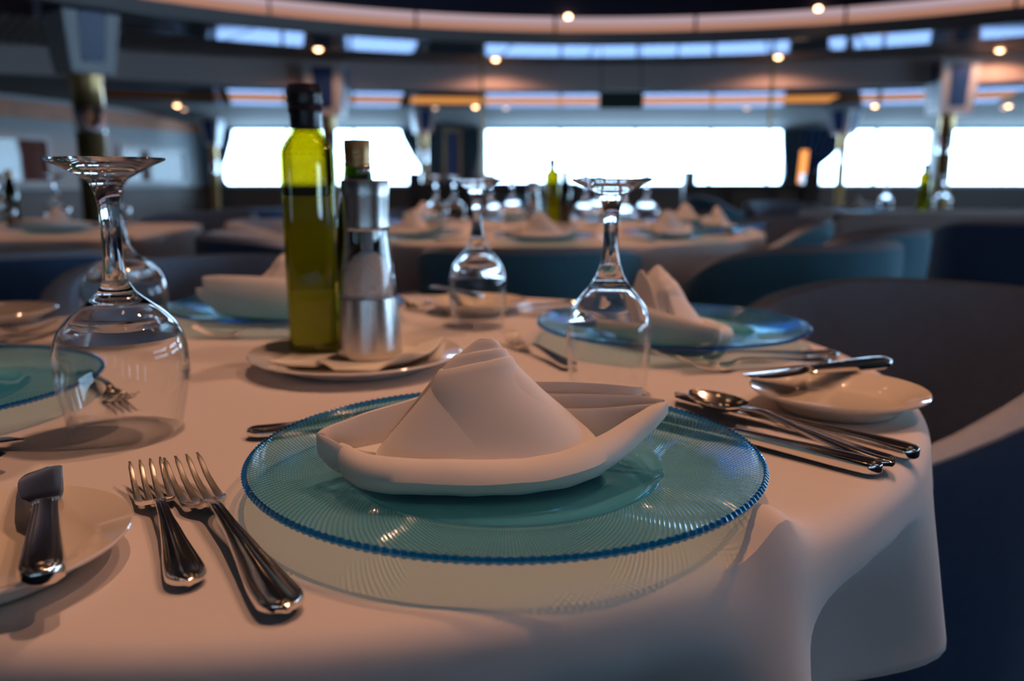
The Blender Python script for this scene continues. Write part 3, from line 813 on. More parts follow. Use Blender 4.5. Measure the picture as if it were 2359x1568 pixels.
def rect_cloth(cx, cy, hx, hy, drop, rotz, label, seed=1):
    """cloth on an oblong table: straight sides, folded corner tails"""
    n = 400; V = [(0, 0, TZ + .004)]; F = []; cols = []
    per = []
    for j in range(n):
        a = 2 * pi * j / n
        e = 12.0; c, s = cos(a), sin(a)
        k = (abs(c / hx) ** e + abs(s / hy) ** e) ** (-1 / e)
        per.append((k * c, k * s, a))
    for x, y, a in per:
        col = [(x * f, y * f, TZ + .004) for f in (.3, .6, .85, .95, .985)]
        nx, ny = x / hx, y / hy
        cor = max(0, (min(abs(nx), abs(ny)) - .55) / .45) ** 2
        nl = Vector((math.copysign(abs(nx) ** 9, nx), math.copysign(abs(ny) ** 9, ny))).normalized()
        D_ = drop * (1 + .55 * cor)
        for i in range(1, 15):
            s = D_ * i / 14; out = .012 * min(1, s / .02) + s * (.05 + .35 * cor * (.5 + .5 * cos(a * 40)) + .05 * noise.noise(Vector((x * 7, y * 7, seed))))
            col.append((x + nl.x * out, y + nl.y * out, TZ + .003 - max(0, s - .006)))
        cols.append(col)
    m_ = len(cols[0])
    for c in cols: V += c
    for j in range(n):
        k = (j + 1) % n; b0, b1 = 1 + j * m_, 1 + k * m_
        F.append((0, b0, b1))
        for i in range(m_ - 1): F.append((b0 + i, b0 + i + 1, b1 + i + 1, b1 + i))
    o = obj('tablecloth', V, F, M['cloth'], loc=(cx, cy, 0), rotz=rotz)
    md = o.modifiers.new('hem_thickness', 'SOLIDIFY'); md.thickness = .0012; md.offset = -1
    tag(o, label, 'tablecloth'); return o
pedestal_table(-1.98, 3.25, 0, 'oblong table at the left under a white cloth', (.68, .44), R(4))
rect_cloth(-1.98, 3.25, .68, .44, .20, R(4), 'white cloth on the oblong table at the left')
pedestal_table(2.62, 5.0, 0, 'oblong table at the right under a white cloth', (.85, .42), R(-6))
rect_cloth(2.62, 5.0, .85, .42, .26, R(-6), 'shadowed white cloth with a hanging tail on the right table', seed=4)
S = TZ + .0055      # height things stand at on a cloth

# ================================================================== CHARGER PLATES
def make_charger():
    seg = 1200; nb = 200
    prof_top = [(0, .006), (.04, .006), (.075, .006), (.088, .0065), (.0935, .0085), (.097, .0115), (.100, .0125), (.108, .0136), (.118, .0152), (.130, .0172), (.142, .0192), (.150, .0206), (.157, .0217)]
    prof_bot = [(.157, .0190), (.150, .0176), (.130, .0142), (.108, .0106), (.098, .0090), (.094, .0045), (.090, .0022), (.060, .0022), (.055, .0), (.050, .0), (.046, .0022), (0, .0024)]
    root = empty('charger_plate'); tag(root, 'x', 'charger plate')
    pb = MB().lathe(prof_top + prof_bot, 240).build('plate_body', M['charger'], root)
    pb.data.materials.append(M['clear_under'])          # the relief and the tint sit on the upper face, the underside is smooth and clear
    for pl in pb.data.polygons:
        if pl.normal.z < -.2: pl.material_index = 1
    # beaded rim
    rings = []
    for j in range(seg + 1):
        a = 2 * pi * j / seg; b = .5 + .5 * cos(a * nb)
        r0, ro = .1566, .1592 + .0007 * b; zt, zb = .0219 + .0007 * b, .0188 - .0005 * b
        rings.append([(r * cos(a), r * sin(a), z) for r, z in ((r0, zb), ((r0 + ro) / 2, zb - .0002), (ro, (zt + zb) / 2), ((r0 + ro) / 2, zt), (r0, zt - .0003))])
    MB().rings(rings, False, False).build('beaded_rim', M['rim_blue'], root)
    return root
charger = make_charger()
# ================================================================== NAPKIN
def make_napkin(back=1.0, twin=False):
    mb = MB()
    def wall(path, nsec, thick, roll, inner_drop=.75, lean=0.0):
        """path rows: x, y, z_bottom, z_top, bulge"""
        pts = spline(path, nsec); rings = []
        for i, (x, y, zb, zt, bu) in enumerate(pts):
            x0, y0 = pts[max(i - 1, 0)][:2]; x1, y1 = pts[min(i + 1, nsec - 1)][:2]
            t = Vector((x1 - x0, y1 - y0)); t.normalize(); nrm = Vector((t.y, -t.x)); h = zt - zb
            e = min(1, min(i, nsec - 1 - i) / 5 + .35)
            prof = [(-thick * .8, .02), (-.001, 0), (bu * .5, .10), (bu * .85, .30), (bu, .55), (bu * .75, .80), (bu * .3, .94), (-roll * .3, 1.0), (-roll * .8, .985), (-roll * 1.1, .90), (-thick * .9, .65), (-thick, .3)]
            rg = []
            for q, f in prof:
                q2 = q * e + lean * h * f
                rg.append((x + nrm.x * q2, y + nrm.y * q2, zb + h * f + .0008 * noise.noise(Vector((x * 60, y * 60, f * 3)))))
            rings.append(rg)
        mb.rings(rings)
    # front roll of the boat
    wall([(-.104, -.004, .007, .021, .002), (-.094, -.024, .002, .022, .006), (-.076, -.036, .0, .0215, .010), (-.045, -.0400, .0, .0210, .012), (-.015, -.0405, .0, .0205, .013),
          (.012, -.0365, .0, .0205, .013), (.038, -.027, .001, .0225, .012), (.060, -.011, .005, .026, .010), (.080, .006, .013, .032, .007), (.096, .017, .023, .0375, .004), (.106, .024, .031, .040, .001)], 70, .008, .006)
    # back wall of the boat, taller
    bk = [(.092, .046, .030, .0445, .001), (.075, .050, .010, .046, .004), (.035, .060, .004, .046, .007), (-.01, .062, .0, .044, .008), (-.05, .050, .0, .040, .006), (-.085, .028, .004, .034, .005), (-.112, .008, .010, .029, .003), (-.119, .000, .014, .026, .001)]
    wall([(x, y, zb, zt * back, bu) for x, y, zb, zt, bu in bk], 60, .007, .004)
    # folded layers showing inside on the right
    wall([(.015, .047, .006, .039, .001), (.05, .043, .008, .040, .001), (.085, .035, .018, .041, .001), (.104, .027, .030, .0405, .0005)], 30, .003, .002)
    wall([(.02, .036, .006, .031, .001), (.055, .032, .008, .033, .001), (.082, .026, .018, .0365, .001), (.100, .022, .028, .039, .0005)], 30, .003, .002)
    # left flap end, a folded-over triangle
    wall([(-.118, -.003, .012, .026, .001), (-.108, -.010, .005, .0245, .002), (-.096, -.014, .003, .020, .002), (-.080, -.012, .003, .017, .001)], 20, .004, .002)
    # inner floor of the boat
    lo, hi = [], []
    for j in range(48):
        a = 2 * pi * j / 48; x = (.094 if cos(a) < 0 else .066) * cos(a) - .008; y = .047 * sin(a) * (1 - .25 * abs(cos(a))) + .008
        lo.append((x, y, .004)); hi.append((x * .98, y * .98, .0125))
    mb.rings([lo, hi])
    # standing peak: nested shells, the outer ones ending in hems lower down
    lev = [(0.004, -.090, .064, -.040, .048), (.0105, -.085, .064, -.0395, .047), (.0155, -.074, .061, -.036, .046), (.021, -.064, .056, -.030, .045), (.029, -.055, .046, -.0235, .043), (.038, -.0485, .035, -.017, .040), (.047, -.0455, .0235, -.0105, .037),
           (.057, -.0425, .0105, -.0035, .034), (.066, -.0365, .0035, .003, .030), (.074, -.0285, -.0005, .008, .026), (.0805, -.021, -.0045, .012, .021), (.0835, -.0165, -.0085, .0145, .018)]
    tab = spline(lev, 58)
    def shell(off, ztop, tilt, zlow):
        rings = []; n = 64
        for (z, xl, xr, yf, yb) in tab:
            if z < zlow: continue
            cx, cy_, ax, ay = (xl + xr) / 2, (yf + yb) / 2, (xr - xl) / 2 + off, (yb - yf) / 2 + off
            rg = []
            for j in range(n):
                a = 2 * pi * j / n; c, s = cos(a), sin(a)
                # flattened front: a rounded triangle in plan
                px = cx + ax * math.copysign(abs(c) ** .9, c); py = cy_ + ay * math.copysign(abs(s) ** .8, s)
                lim = ztop + tilt * (px + .015) - .10 * max(0, -(px + .030)) if ztop else 9
                zz = min(z, lim)
                cre = .0011 * noise.noise(Vector((px * 28, py * 28, z * 22 + 3))) + .0007 * sin(px * 160 + z * 90) * (1 if z < .06 else .3)
                rg.append((px, py - cre * 1.4, zz))
            rings.append(rg)
        if ztop: # drop degenerate rows above the hem, close the hem inwards
            keep = []
            for r_ in rings:
                keep.append(r_)
                if min(p[2] for p in r_) < max(0, tab[0][0]): pass
            rings = keep
            # hem turn: follow last distinct row inwards
            last = rings[-1]; first_c = Vector((-.013, .016))
        mb.rings(rings, True, True)
    shell(0, None, 0, 0)
    if twin:   # a second leaf of cloth standing behind the peak
        wall([(-.050, .030, .004, .030, .001), (-.030, .034, .004, .066, .002), (-.010, .036, .004, .079, .002), (.006, .034, .004, .064, .002), (.030, .028, .004, .034, .001)], 40, .005, .003)
    # hem bands: strips of cloth wrapped about the peak, each proud of the one above it
    def band(off, zc, tilt, width, a0, a1):
        n = 60; rings = []
        def at(z, a, o):
            k = min(range(len(tab)), key=lambda i: abs(tab[i][0] - z)); k = max(0, min(len(tab) - 2, k if tab[k][0] <= z else k - 1))
            t = (z - tab[k][0]) / max(1e-6, tab[k + 1][0] - tab[k][0]); q = [tab[k][i] + (tab[k + 1][i] - tab[k][i]) * max(-1, min(1, t)) for i in range(5)]
            cx, cy_, ax, ay = (q[1] + q[2]) / 2, (q[3] + q[4]) / 2, (q[2] - q[1]) / 2 + o, (q[4] - q[3]) / 2 + o
            c, s = cos(a), sin(a)
            return (cx + ax * math.copysign(abs(c) ** .9, c), cy_ + ay * math.copysign(abs(s) ** .8, s), z)
        for j in range(n + 1):
            u = j / n; a = a0 + (a1 - a0) * u
            zt = zc + tilt * cos(a) - .004 * (1 - sin(pi * u)) ; zb = max(.006, zt - width)
            sec = [at(zt, a, -.0004), at(zt, a, off * .7), at(zt - .0006, a, off)]
            for q in range(1, 13): zz = zt - .0006 - (zt - zb - .0006) * q / 12; sec.append(at(zz, a, off * (1 - .85 * (q / 12) ** 2)))
            sec.append(at(zb, a, -.0004))
            rings.append(sec)
        mb.rings(rings)
    band(.0020, .0770, .002, .030, R(150), R(395))
    band(.0036, .0705, .0040, .052, R(165), R(385))
    o = mb.build('napkin', M['napkin']); tag(o, 'x', 'napkin'); return o
napkin = make_napkin(); napkin_tall = make_napkin(1.28); napkin_twin = make_napkin(1.05, True)

# ================================================================== BREAD PLATES, TRAY
def plate_mesh(name, mat, r, h, well, parts=True):
    t = .0035
    top = [(0, .0045), (well * .85, .0045), (well, .0058), (well * 1.12, .0095), (r * .80, h * .72), (r * .95, h - .001), (r * .99, h)]
    bot = [(r, h - .0012), (r * .985, h - .0028), (r * .80, h * .72 - t), (well * 1.16, .0050), (well * 1.04, .0015), (well * 1.02, 0), (well * .95, 0), (well * .92, .0018), (0, .0018)]
    o = MB().lathe(top + bot, 128).build(name, mat); return o
bread = plate_mesh('bread_plate', M['porcelain'], .0716, .0175, .046); tag(bread, 'x', 'plate')
tray = plate_mesh('condiment_plate', M['tray'], .108, .0160, .070)
tag(tray, 'white plate carrying the bottles and the salt mill', 'plate'); tray.location = (-.1605, .862, S)

# ================================================================== CUTLERY (origin at handle end, +y to the tip)
def strip(mb, rows, mat=None):
    mb.rings(rows)
def handle_rows(y0, y1, n, width, zt, thick, relief=1.0):
    vv = [-1, -.97, -.90, -.82, -.76, -.69, -.62, -.56, -.3, 0, .3, .56, .62, .69, .76, .82, .90, .97, 1]
    rl = [0, .55, .85, .75, .30, .70, .70, .25, .62, .72, .62, .25, .70, .70, .30, .75, .85, .55, 0]
    rows = []
    for i in range(n + 1):
        y = y0 + (y1 - y0) * i / n; w = width(y) / 2; z = zt(y); th = thick(y); rel = relief * .0024 * min(1, w / .008)
        top = [(v * w, y, z - .0008 + rel * q) for v, q in zip(vv, rl)]
        botm = [(v * w, y, z - th + (.0006 if abs(v) > .95 else 0)) for v in (1, .5, 0, -.5, -1)]
        rows.append(top + botm)
    return rows
def rounded_end(w_tab, r_end):
    def f(y):
        w = lerp_tab(w_tab, y)
        if y < r_end: w *= sqrt(max(0.02, 1 - ((r_end - y) / r_end) ** 2)) * .92 + .08 * (y / r_end)
        return w
    return f
def end_rows(y0, y1, n, *a, **k):
    return handle_rows(y0, y1, n, *a, **k)
def make_fork(L_, hw, head_w):
    root = empty('fork'); tag(root, 'x', 'fork')
    a, b = .62 * L_, .735 * L_
    wid = rounded_end([(0, hw), (.06 * L_, hw), (.30 * L_, hw * .62), (.48 * L_, hw * .36), (a, hw * .30)], .010)
    zp = lambda y: lerp_tab([(0, .0050), (.10 * L_, .0046), (.40 * L_, .0090), (.58 * L_, .0110), (.70 * L_, .0052), (.76 * L_, .0040), (.88 * L_, .0070), (L_, .0145)], y)
    th = lambda y: lerp_tab([(0, .0034), (.3 * L_, .0030), (.6 * L_, .0030), (b, .0022), (L_, .0014)], y)
    ys = [0, .0006, .0015, .003, .005, .0075, .010]
    rows = []
    for q in ys[:-1]: rows += handle_rows(q, q, 0, wid, zp, th) if False else [handle_rows(q, q + 1e-6, 1, wid, zp, th)[0]]
    rows += handle_rows(.010, a, 46, wid, zp, th)
    MB().rings(rows).build('handle', M['steel'], root)
    # head
    hr = []; vv = [-1, -.9, -.6, -.3, 0, .3, .6, .9, 1]
    for i in range(15):
        y = a - .002 + (b - a + .002) * i / 14; t = i / 14
        w = (hw * .30 + (head_w - hw * .30) * (lerp_tab([(0, 0), (.25, .10), (.6, .72), (.85, .97), (1, 1)], t))) / 2; z = zp(y); dip = .0012 * t
        hr.append([(v * w, y, z - .0002 - dip * (1 - v * v)) for v in vv] + [(v * w, y, z - th(y) - dip * (1 - v * v)) for v in reversed(vv)])
    MB().rings(hr).build('head', M['steel'], root)
    tw = head_w / 4 * .78; pitch = (head_w - tw) / 3
    for k in range(4):
        x0 = -head_w / 2 + tw / 2 + pitch * k; rr = []
        for i in range(17):
            t = i / 16; y = b - .003 + (L_ - b + .003) * t; z = zp(y); w = tw / 2 * (1 - .40 * t) * (1 if t < .93 else .55); v0 = x0 / (head_w / 2)
            dip = .0012 * (1 - v0 * v0) * (1 - t); x = x0 * (1 - .02 * t); h_ = th(y) * (1 if t < .95 else .6)
            rr.append([(x - w, y, z - dip - h_ * .25), (x - w * .6, y, z - dip), (x + w * .6, y, z - dip), (x + w, y, z - dip - h_ * .25), (x + w * .8, y, z - h_ - dip), (x - w * .8, y, z - h_ - dip)])
        MB().rings(rr).build('tine', M['steel_worn'], root)
    return root
def make_spoon(L_, hw, bw):
    root = empty('spoon'); tag(root, 'x', 'spoon'); a = .70 * L_
    wid = rounded_end([(0, hw), (.06 * L_, hw), (.30 * L_, hw * .60), (.5 * L_, hw * .36), (a, hw * .30)], .010)
    zp = lambda y: lerp_tab([(0, .0050), (.10 * L_, .0046), (.40 * L_, .0085), (.60 * L_, .0120), (.72 * L_, .0095), (L_, .0105)], y)
    th = lambda y: lerp_tab([(0, .0034), (.6 * L_, .0030), (L_, .0016)], y)
    rows = [handle_rows(q, q + 1e-6, 1, wid, zp, th)[0] for q in (0, .0006, .0015, .003, .005, .0075)] + handle_rows(.010, a, 40, wid, zp, th)
    MB().rings(rows).build('handle', M['steel'], root)
    br = []; vv = [-1 + 2 * i / 12 for i in range(13)]
    for i in range(25):
        t = i / 24; y = a - .003 + (L_ - a + .003) * t
        w = bw / 2 * max(.06, (sin(pi * min(1, t * .93 + .07)) ** .62)) if t > .08 else hw * .16 + (bw / 2 * sin(pi * .144) ** .62 - hw * .16) * (t / .08) ** 1.5
        dep = .0085 * (max(0, sin(pi * t)) ** .8); z = zp(y)
        br.append([(v * w, y, z - dep * (1 - v * v)) for v in vv] + [(v * w, y, z - .0014 - dep * (1 - v * v)) for v in reversed(vv)])
    MB().rings(br).build('bowl', M['steel'], root)
    return root
def make_knife(L_, hw, blade_w, split=.50, butter=False):
    root = empty('knife'); tag(root, 'x', 'knife'); a = split * L_
    wid = rounded_end([(0, hw), (.05 * L_, hw), (a * .6, hw * .78), (a, hw * .66)], .007)
    zc = .0056; hh = lambda y: lerp_tab([(0, .0048), (a * .2, .0052), (a, .0040)], y)
    rows = []
    prof = [(-1, 0), (-.97, .45), (-.90, .74), (-.82, .78), (-.77, .58), (-.70, .90), (-.62, .92), (-.56, .66), (-.46, .95), (0, 1.08), (.46, .95), (.56, .66), (.62, .92), (.70, .90), (.77, .58), (.82, .78), (.90, .74), (.97, .45)]
    low = [(1, 0), (.95, -.6), (.6, -1), (-.6, -1), (-.95, -.6)]
    for y in [0, .0005, .0012, .0025, .004, .0055] + [.007 + (a - .007) * i / 30 for i in range(31)]:
        w = wid(y) / 2; h = hh(y) * (1 if y > .006 else .55 + .45 * (y / .006) ** .5)
        rows.append([(q * w, y, zc + f * h) for q, f in prof + low])
    MB().rings(rows).build('handle', M['steel'], root)
    br = []
    for i in range(33):
        t = i / 32; y = a - .002 + (L_ - a + .002) * t
        if butter: up_, lo_ = lerp_tab([(0, .35), (.12, .30), (.3, .34), (1, .30)], t), lerp_tab([(0, .35), (.10, .30), (.32, .55), (.7, .66), (.92, .50), (1, .10)], t)
        else: up_, lo_ = lerp_tab([(0, .36), (.06, .30), (.15, .42), (.8, .42), (1, .36)], t), lerp_tab([(0, .36), (.06, .30), (.18, .50), (.7, .58), (.9, .40), (1, -.30)], t)
        if t > .97: up_ -= .02
        xl, xr = -lo_ * blade_w, up_ * blade_w; tk = lerp_tab([(0, .0030), (.08, .0018), (.2, .0011), (1, .0008)], t)
        br.append([(xl, y, zc), (xl * .6, y, zc + tk), (xr * .8, y, zc + tk), (xr, y, zc + tk * .6), (xr, y, zc - tk * .6), (xr * .8, y, zc - tk), (xl * .6, y, zc - tk)])
    MB().rings(br).build('blade', M['steel'], root)
    return root
dinner_fork = make_fork(.212, .0215, .0255); salad_fork = make_fork(.168, .0190, .0225); dessert_fork = make_fork(.165, .0175, .0200)
soup_spoon = make_spoon(.195, .0200, .038); dinner_knife = make_knife(.215, .0175, .0205); butter_knife = make_knife(.160, .0190, .0230, .58, True)

# ================================================================== WINE GLASSES standing upside down
def make_glass(prof, zs, stem, foot, thick):
    """upside-down glass: thin bowl wall below zs, thick refracting shoulder above it"""
    root = empty('wine_glass'); tag(root, 'x', 'wine glass')
    pts = spline(prof, 60); w = .0011
    wall_o = [p for p in pts if p[1] <= zs]; sh_o = [wall_o[-1]] + [p for p in pts if p[1] > zs]
    MB().lathe([(wall_o[0][0] - w * .5, 0.0)] + wall_o[1:] + [(r - w * min(1, (zs - z) / .012), z) for r, z in reversed(wall_o[1:-1])] + [(wall_o[0][0] - w * .5, 0.0)], 80).build('bowl', M['glass_thin'], root)
    z1 = sh_o[-1][1]; top = zs + (z1 - zs) * thick; r0 = wall_o[-1][0] - .00006; inn = []
    for i in range(13):
        a = i / 12 * pi / 2; inn.append((r0 * cos(a), zs + (top - zs) * sin(a)))
    # inner cavity never leaves the outer skin
    def outer_r(z):
        for (ra, za), (rb, zb) in zip(sh_o, sh_o[1:]):
            if za <= z <= zb: return ra + (rb - ra) * (z - za) / max(1e-9, zb - za)
        return sh_o[-1][0]
    inn = [(max(0, min(r, outer_r(z) - min(w, .00006 + (z - zs) * .12) - .06 * (z - zs))), z) for r, z in inn]; inn[-1] = (0, inn[-1][1])
    MB().lathe([(0, z1)] + list(reversed(sh_o)) + inn, 80).build('shoulder', M['glass'], root)
    st = spline(stem, 30)
    MB().lathe([(0, st[0][1])] + st + [(0, st[-1][1])], 48).build('stem', M['glass'], root)
    MB().lathe(foot, 80).build('foot', M['glass'], root)
    return root
red = make_glass([(.0393, 0), (.0432, .016), (.0468, .036), (.0480, .052), (.0468, .066), (.0420, .079), (.0335, .0895), (.0225, .0985), (.0140, .106), (.0098, .1135)], .074,
    [(.0096, .1135), (.0082, .122), (.0072, .136), (.0068, .152), (.0072, .166), (.0085, .176), (.0110, .184), (.0145, .1885)],
    [(0, .1886), (.0146, .1886), (.021, .1925), (.030, .1975), (.0405, .2022), (.0412, .2032), (.0405, .2040), (.030, .2030), (.015, .2020), (0, .2017)], .70)
white = make_glass([(.0343, 0), (.0358, .018), (.0374, .040), (.0378, .054), (.0360, .067), (.0315, .079), (.0240, .089), (.0165, .098), (.0115, .107), (.0090, .115)], .064,
    [(.0089, .115), (.0076, .124), (.0066, .136), (.0062, .150), (.0070, .160), (.0090, .168), (.0125, .1745)],
    [(0, .1746), (.0126, .1746), (.018, .1790), (.026, .1840), (.0342, .1872), (.0350, .1882), (.0342, .1892), (.026, .1886), (.013, .1880), (0, .1878)], .68)

# ================================================================== BOTTLES, MILL
def rsq(h, c, z, n=48, e=5.0):
    """rounded square ring blending to a circle: e=2 circle, larger squarer"""
    out = []
    for j in range(n):
        a = 2 * pi * j / n; ca, sa = cos(a), sin(a)
        k = (abs(ca) ** e + abs(sa) ** e) ** (-1 / e); out.append((h * k * ca, h * k * sa, z))
    return out
def make_oil_bottle():
    root = empty('oil_bottle'); tag(root, 'x', 'bottle')
    P = [(.0225, 0, 8), (.0252, .002, 8), (.0262, .006, 8), (.0268, .10, 8), (.0272, .212, 8), (.0267, .2175, 7), (.0228, .226, 4.5), (.0178, .233, 3.0), (.0150, .238, 2.3), (.0142, .242, 2), (.0138, .262, 2)]
    ring = [rsq(h, 0, z, 56, e) for h, z, e in P]
    Q = [(h - .0022, max(z, .008) + (.0 if z > .01 else 0), e) for h, z, e in reversed(P[3:])]
    MB().rings(ring + [rsq(h, 0, z, 56, e) for h, z, e in Q] + [rsq(.022, 0, .008, 56, 8)]).build('bottle_glass', M['bottle'], root)
    oh = .0236
    MB().rings([rsq(oh - .001, 0, .0086, 56, 8), rsq(oh, 0, .012, 56, 8), rsq(oh + .0004, 0, .168, 56, 8), rsq(oh, 0, .1695, 56, 8)]).build('oil', M['oil'], root)
    tint_rings = [(.0240, .1702, 8), (.0245, .212, 8), (.0240, .2172, 7), (.0201, .2256, 4.5), (.0151, .2326, 3.0), (.0122, .2376, 2.3), (.0114, .242, 2)]
    MB().rings([rsq(h, 0, z, 56, e) for h, z, e in tint_rings], False, False).build('headspace_tint', M['headspace_tint'], root)  # added lining, only darkens the space above the oil
    MB().lathe([(0, .287), (.0165, .287), (.0172, .2855), (.0172, .281), (.0176, .2805), (.0176, .277), (.0170, .2765), (.0170, .273), (.0177, .2725), (.0177, .268), (.0170, .2675), (.0170, .263), (.0176, .2622), (.0176, .258), (.0150, .258), (.0150, .262), (0, .262)], 48).build('cap', M['cap_black'], root)
    MB().lathe([(.0142, .241), (.0152, .2415), (.0158, .247), (.0162, .2575), (.0150, .2578), (.0143, .250), (.0142, .241)], 48).build('neck_sleeve', M['cap_black'], root)
    return root
def make_vinegar_bottle():
    root = empty('vinegar_bottle'); tag(root, 'x', 'bottle')
    body = [(0, 0), (.024, 0), (.0255, .003), (.0258, .12), (.0245, .150), (.0205, .172), (.0165, .190), (.0150, .205), (.0140, .216)]
    MB().lathe(body + [(.0120, .216), (.0130, .205), (.0145, .190), (.0185, .172), (.0225, .150), (.0236, .12), (.0233, .006), (0, .006)], 56).build('bottle_glass', M['vinegar_glass'], root)
    MB().lathe([(0, .0066), (.0226, .0066), (.0229, .12), (.0218, .150), (.0178, .172), (.0140, .188), (.0126, .202), (0, .202)], 48).build('vinegar', M['vinegar'], root)
    MB().lathe([(0, .243), (.0138, .243), (.0145, .2415), (.0145, .226), (.0140, .2255), (.0140, .2235), (.0146, .223), (.0146, .2195), (.0140, .219), (.0140, .217), (.0146, .2165), (.0146, .212), (.0143, .2118), (.0143, .2165), (0, .2165)], 48).build('cap', M['cap_gold'], root)
    return root
def make_mill():
    root = empty('salt_mill'); tag(root, 'x', 'mill')
    MB().lathe([(0, 0), (.0325, 0), (.0330, .0015), (.0328, .010), (.0318, .030), (.0302, .052), (.0292, .064), (.0280, .0645), (.0280, .062), (0, .062)], 72).build('steel_base', M['brushed'], root)
    MB().lathe([(.0288, .0648), (.0278, .080), (.0258, .100), (.0236, .120), (.0228, .135), (.0212, .135), (.0220, .120), (.0242, .100), (.0262, .080), (.0272, .0648), (.0288, .0648)], 72).build('chamber', M['glass_thin'], root)
    heap = []
    for z, r in ((.0630, .0255), (.070, .0252), (.080, .0240), (.090, .0220), (.100, .0180), (.107, .0125), (.1115, .006)):
        heap.append([((r + .0006 * noise.noise(Vector((cos(a) * 9, sin(a) * 9, z * 300)))) * cos(a), (r + .0006 * noise.noise(Vector((cos(a) * 9, sin(a) * 9, z * 300)))) * sin(a), z) for a in [2 * pi * j / 60 for j in range(60)]])
    so = MB().rings(heap).build('salt', M['salt'], root)
    # loose crystals on the heap
    cr = MB(); rng = random.Random(3)
    for q in range(900):
        a = rng.uniform(0, 2 * pi); z = rng.uniform(.066, .111)
        r = lerp_tab([(.063, .0255), (.08, .0242), (.09, .0222), (.10, .0182), (.107, .0128), (.112, .006)], z) + .0002; s = rng.uniform(.0004, .0009)
        mt = Matrix.Translation((r * cos(a), r * sin(a), z)) @ Matrix.Rotation(rng.uniform(0, 6), 4, (rng.random(), rng.random(), rng.random() + .01))
        cr.box(-s, s, -s, s, -s, s, mt)
    cr_o = cr.build('salt_crystals', M['salt'], so, smooth=False); cr_o['kind'] = 'stuff'
    MB().lathe([(.006, .064), (.006, .134), (0, .134), (0, .064)], 20).build('spindle', M['chrome'], root)
    MB().lathe([(0, .1352), (.0226, .1352), (.0232, .1362), (.0228, .140), (.0226, .150), (.0232, .168), (.0244, .186), (.0238, .1875), (0, .1875)], 72).build('steel_head', M['brushed'], root)
    MB().lathe([(0, .1878), (.0245, .1878), (.0252, .1888), (.0252, .1925), (.0246, .1934), (0, .1934)], 64).build('top_disc', M['glass_thin'], root)
    MB().lathe([(0, .1936), (.0062, .1936), (.0070, .196), (.0064, .2005), (.0040, .2030), (0, .2036)], 32).build('knob', M['chrome'], root)
    return root
oil, vinegar, mill = make_oil_bottle(), make_vinegar_bottle(), make_mill()
TRZ = S + .0048
def put(o, x, y, z, rz, label, group=None):
    o.location = (x, y, z); o.rotation_euler.z = rz; o['label'] = label
    if group: o['group'] = group
    return o
put(oil, -.212, .905, TRZ + .004, R(12), 'tall square green olive oil bottle with black cap on the front table')
put(vinegar, -.166, .938, TRZ + .004, 0, 'dark bottle with gold screw cap behind the salt mill')
put(mill, -.1475, .872, TRZ + .004, R(20), 'steel and glass salt mill beside the tall oil bottle')
oil.scale.z, vinegar.scale.z, mill.scale.z = .955, .91, .955
# liner napkin on the tray: flat square with a wavy raised edge
def make_liner():
    n = 44; rows = []
    for i in range(n + 1):
        v = i / n; row = []
        for j in range(n + 1):
            u = j / n; x, y = (u - .5) * .150, (v - .5) * .120
            d = max(0, .22 - v) / .22; rr = sqrt((x * 1.0) ** 2 + (y * 1.0) ** 2)
            z = .0030 + max(0, rr - .066) * .22
            z += d * max(0, sin((u - .15) * 11)) * .009 * (1 if u > .30 else .25) + max(0, u - .8) / .2 * .010 * (1 - .5 * v)
            row.append((x, y, z))
        rows.append(row)
    top = rows; mb = MB()
    V = [p for r_ in rows for p in r_]; F = [(i * (n + 1) + j, i * (n + 1) + j + 1, (i + 1) * (n + 1) + j + 1, (i + 1) * (n + 1) + j) for i in range(n) for j in range(n)]
    o = obj('liner_napkin', V, F, M['liner']); md = o.modifiers.new('cloth_thickness', 'SOLIDIFY'); md.thickness = .0016; md.offset = -1
    return o
ln = make_liner(); put(ln, -.156, .868, TRZ + .0002, R(-6), 'folded white napkin lining the condiment plate'); ln['category'] = 'napkin'

# ================================================================== PLACE SETTINGS ON THE FRONT TABLE
FP = (-.004, .5175); BR = (.189, 1.006); BL = (-.309, 1.1674); LP = (-.5195, .7025)
G = 'chargers on the front table'
put(charger, *FP, S, R(3), 'aqua glass charger plate in the foreground under the crisp napkin', G)
copy_tree(charger, (*BR, S), R(40), 'aqua glass charger at the right back of the front table', G)
copy_tree(charger, (*BL, S), R(80), 'aqua glass charger behind the left wine glasses and oil bottle', G)
copy_tree(charger, (*LP, S), R(120), 'aqua glass charger cut off by the left edge of the picture', G)
NZ = S + .0063
put(napkin, *FP, NZ, 0, 'folded white napkin with standing peak in the foreground', 'folded napkins on the front table')
put(napkin_twin, BR[0] - .008, BR[1], NZ, R(108), 'folded napkin on the right back charger, seen from its end', 'folded napkins on the front table')
put(napkin_tall, BL[0] - .01, BL[1], NZ, R(188), 'folded napkin partly hidden by the oil bottle', 'folded napkins on the front table')
copy_tree(napkin, (LP[0] - .07, LP[1], NZ), R(206 + 90), 'folded napkin on the left edge charger', 'folded napkins on the front table')

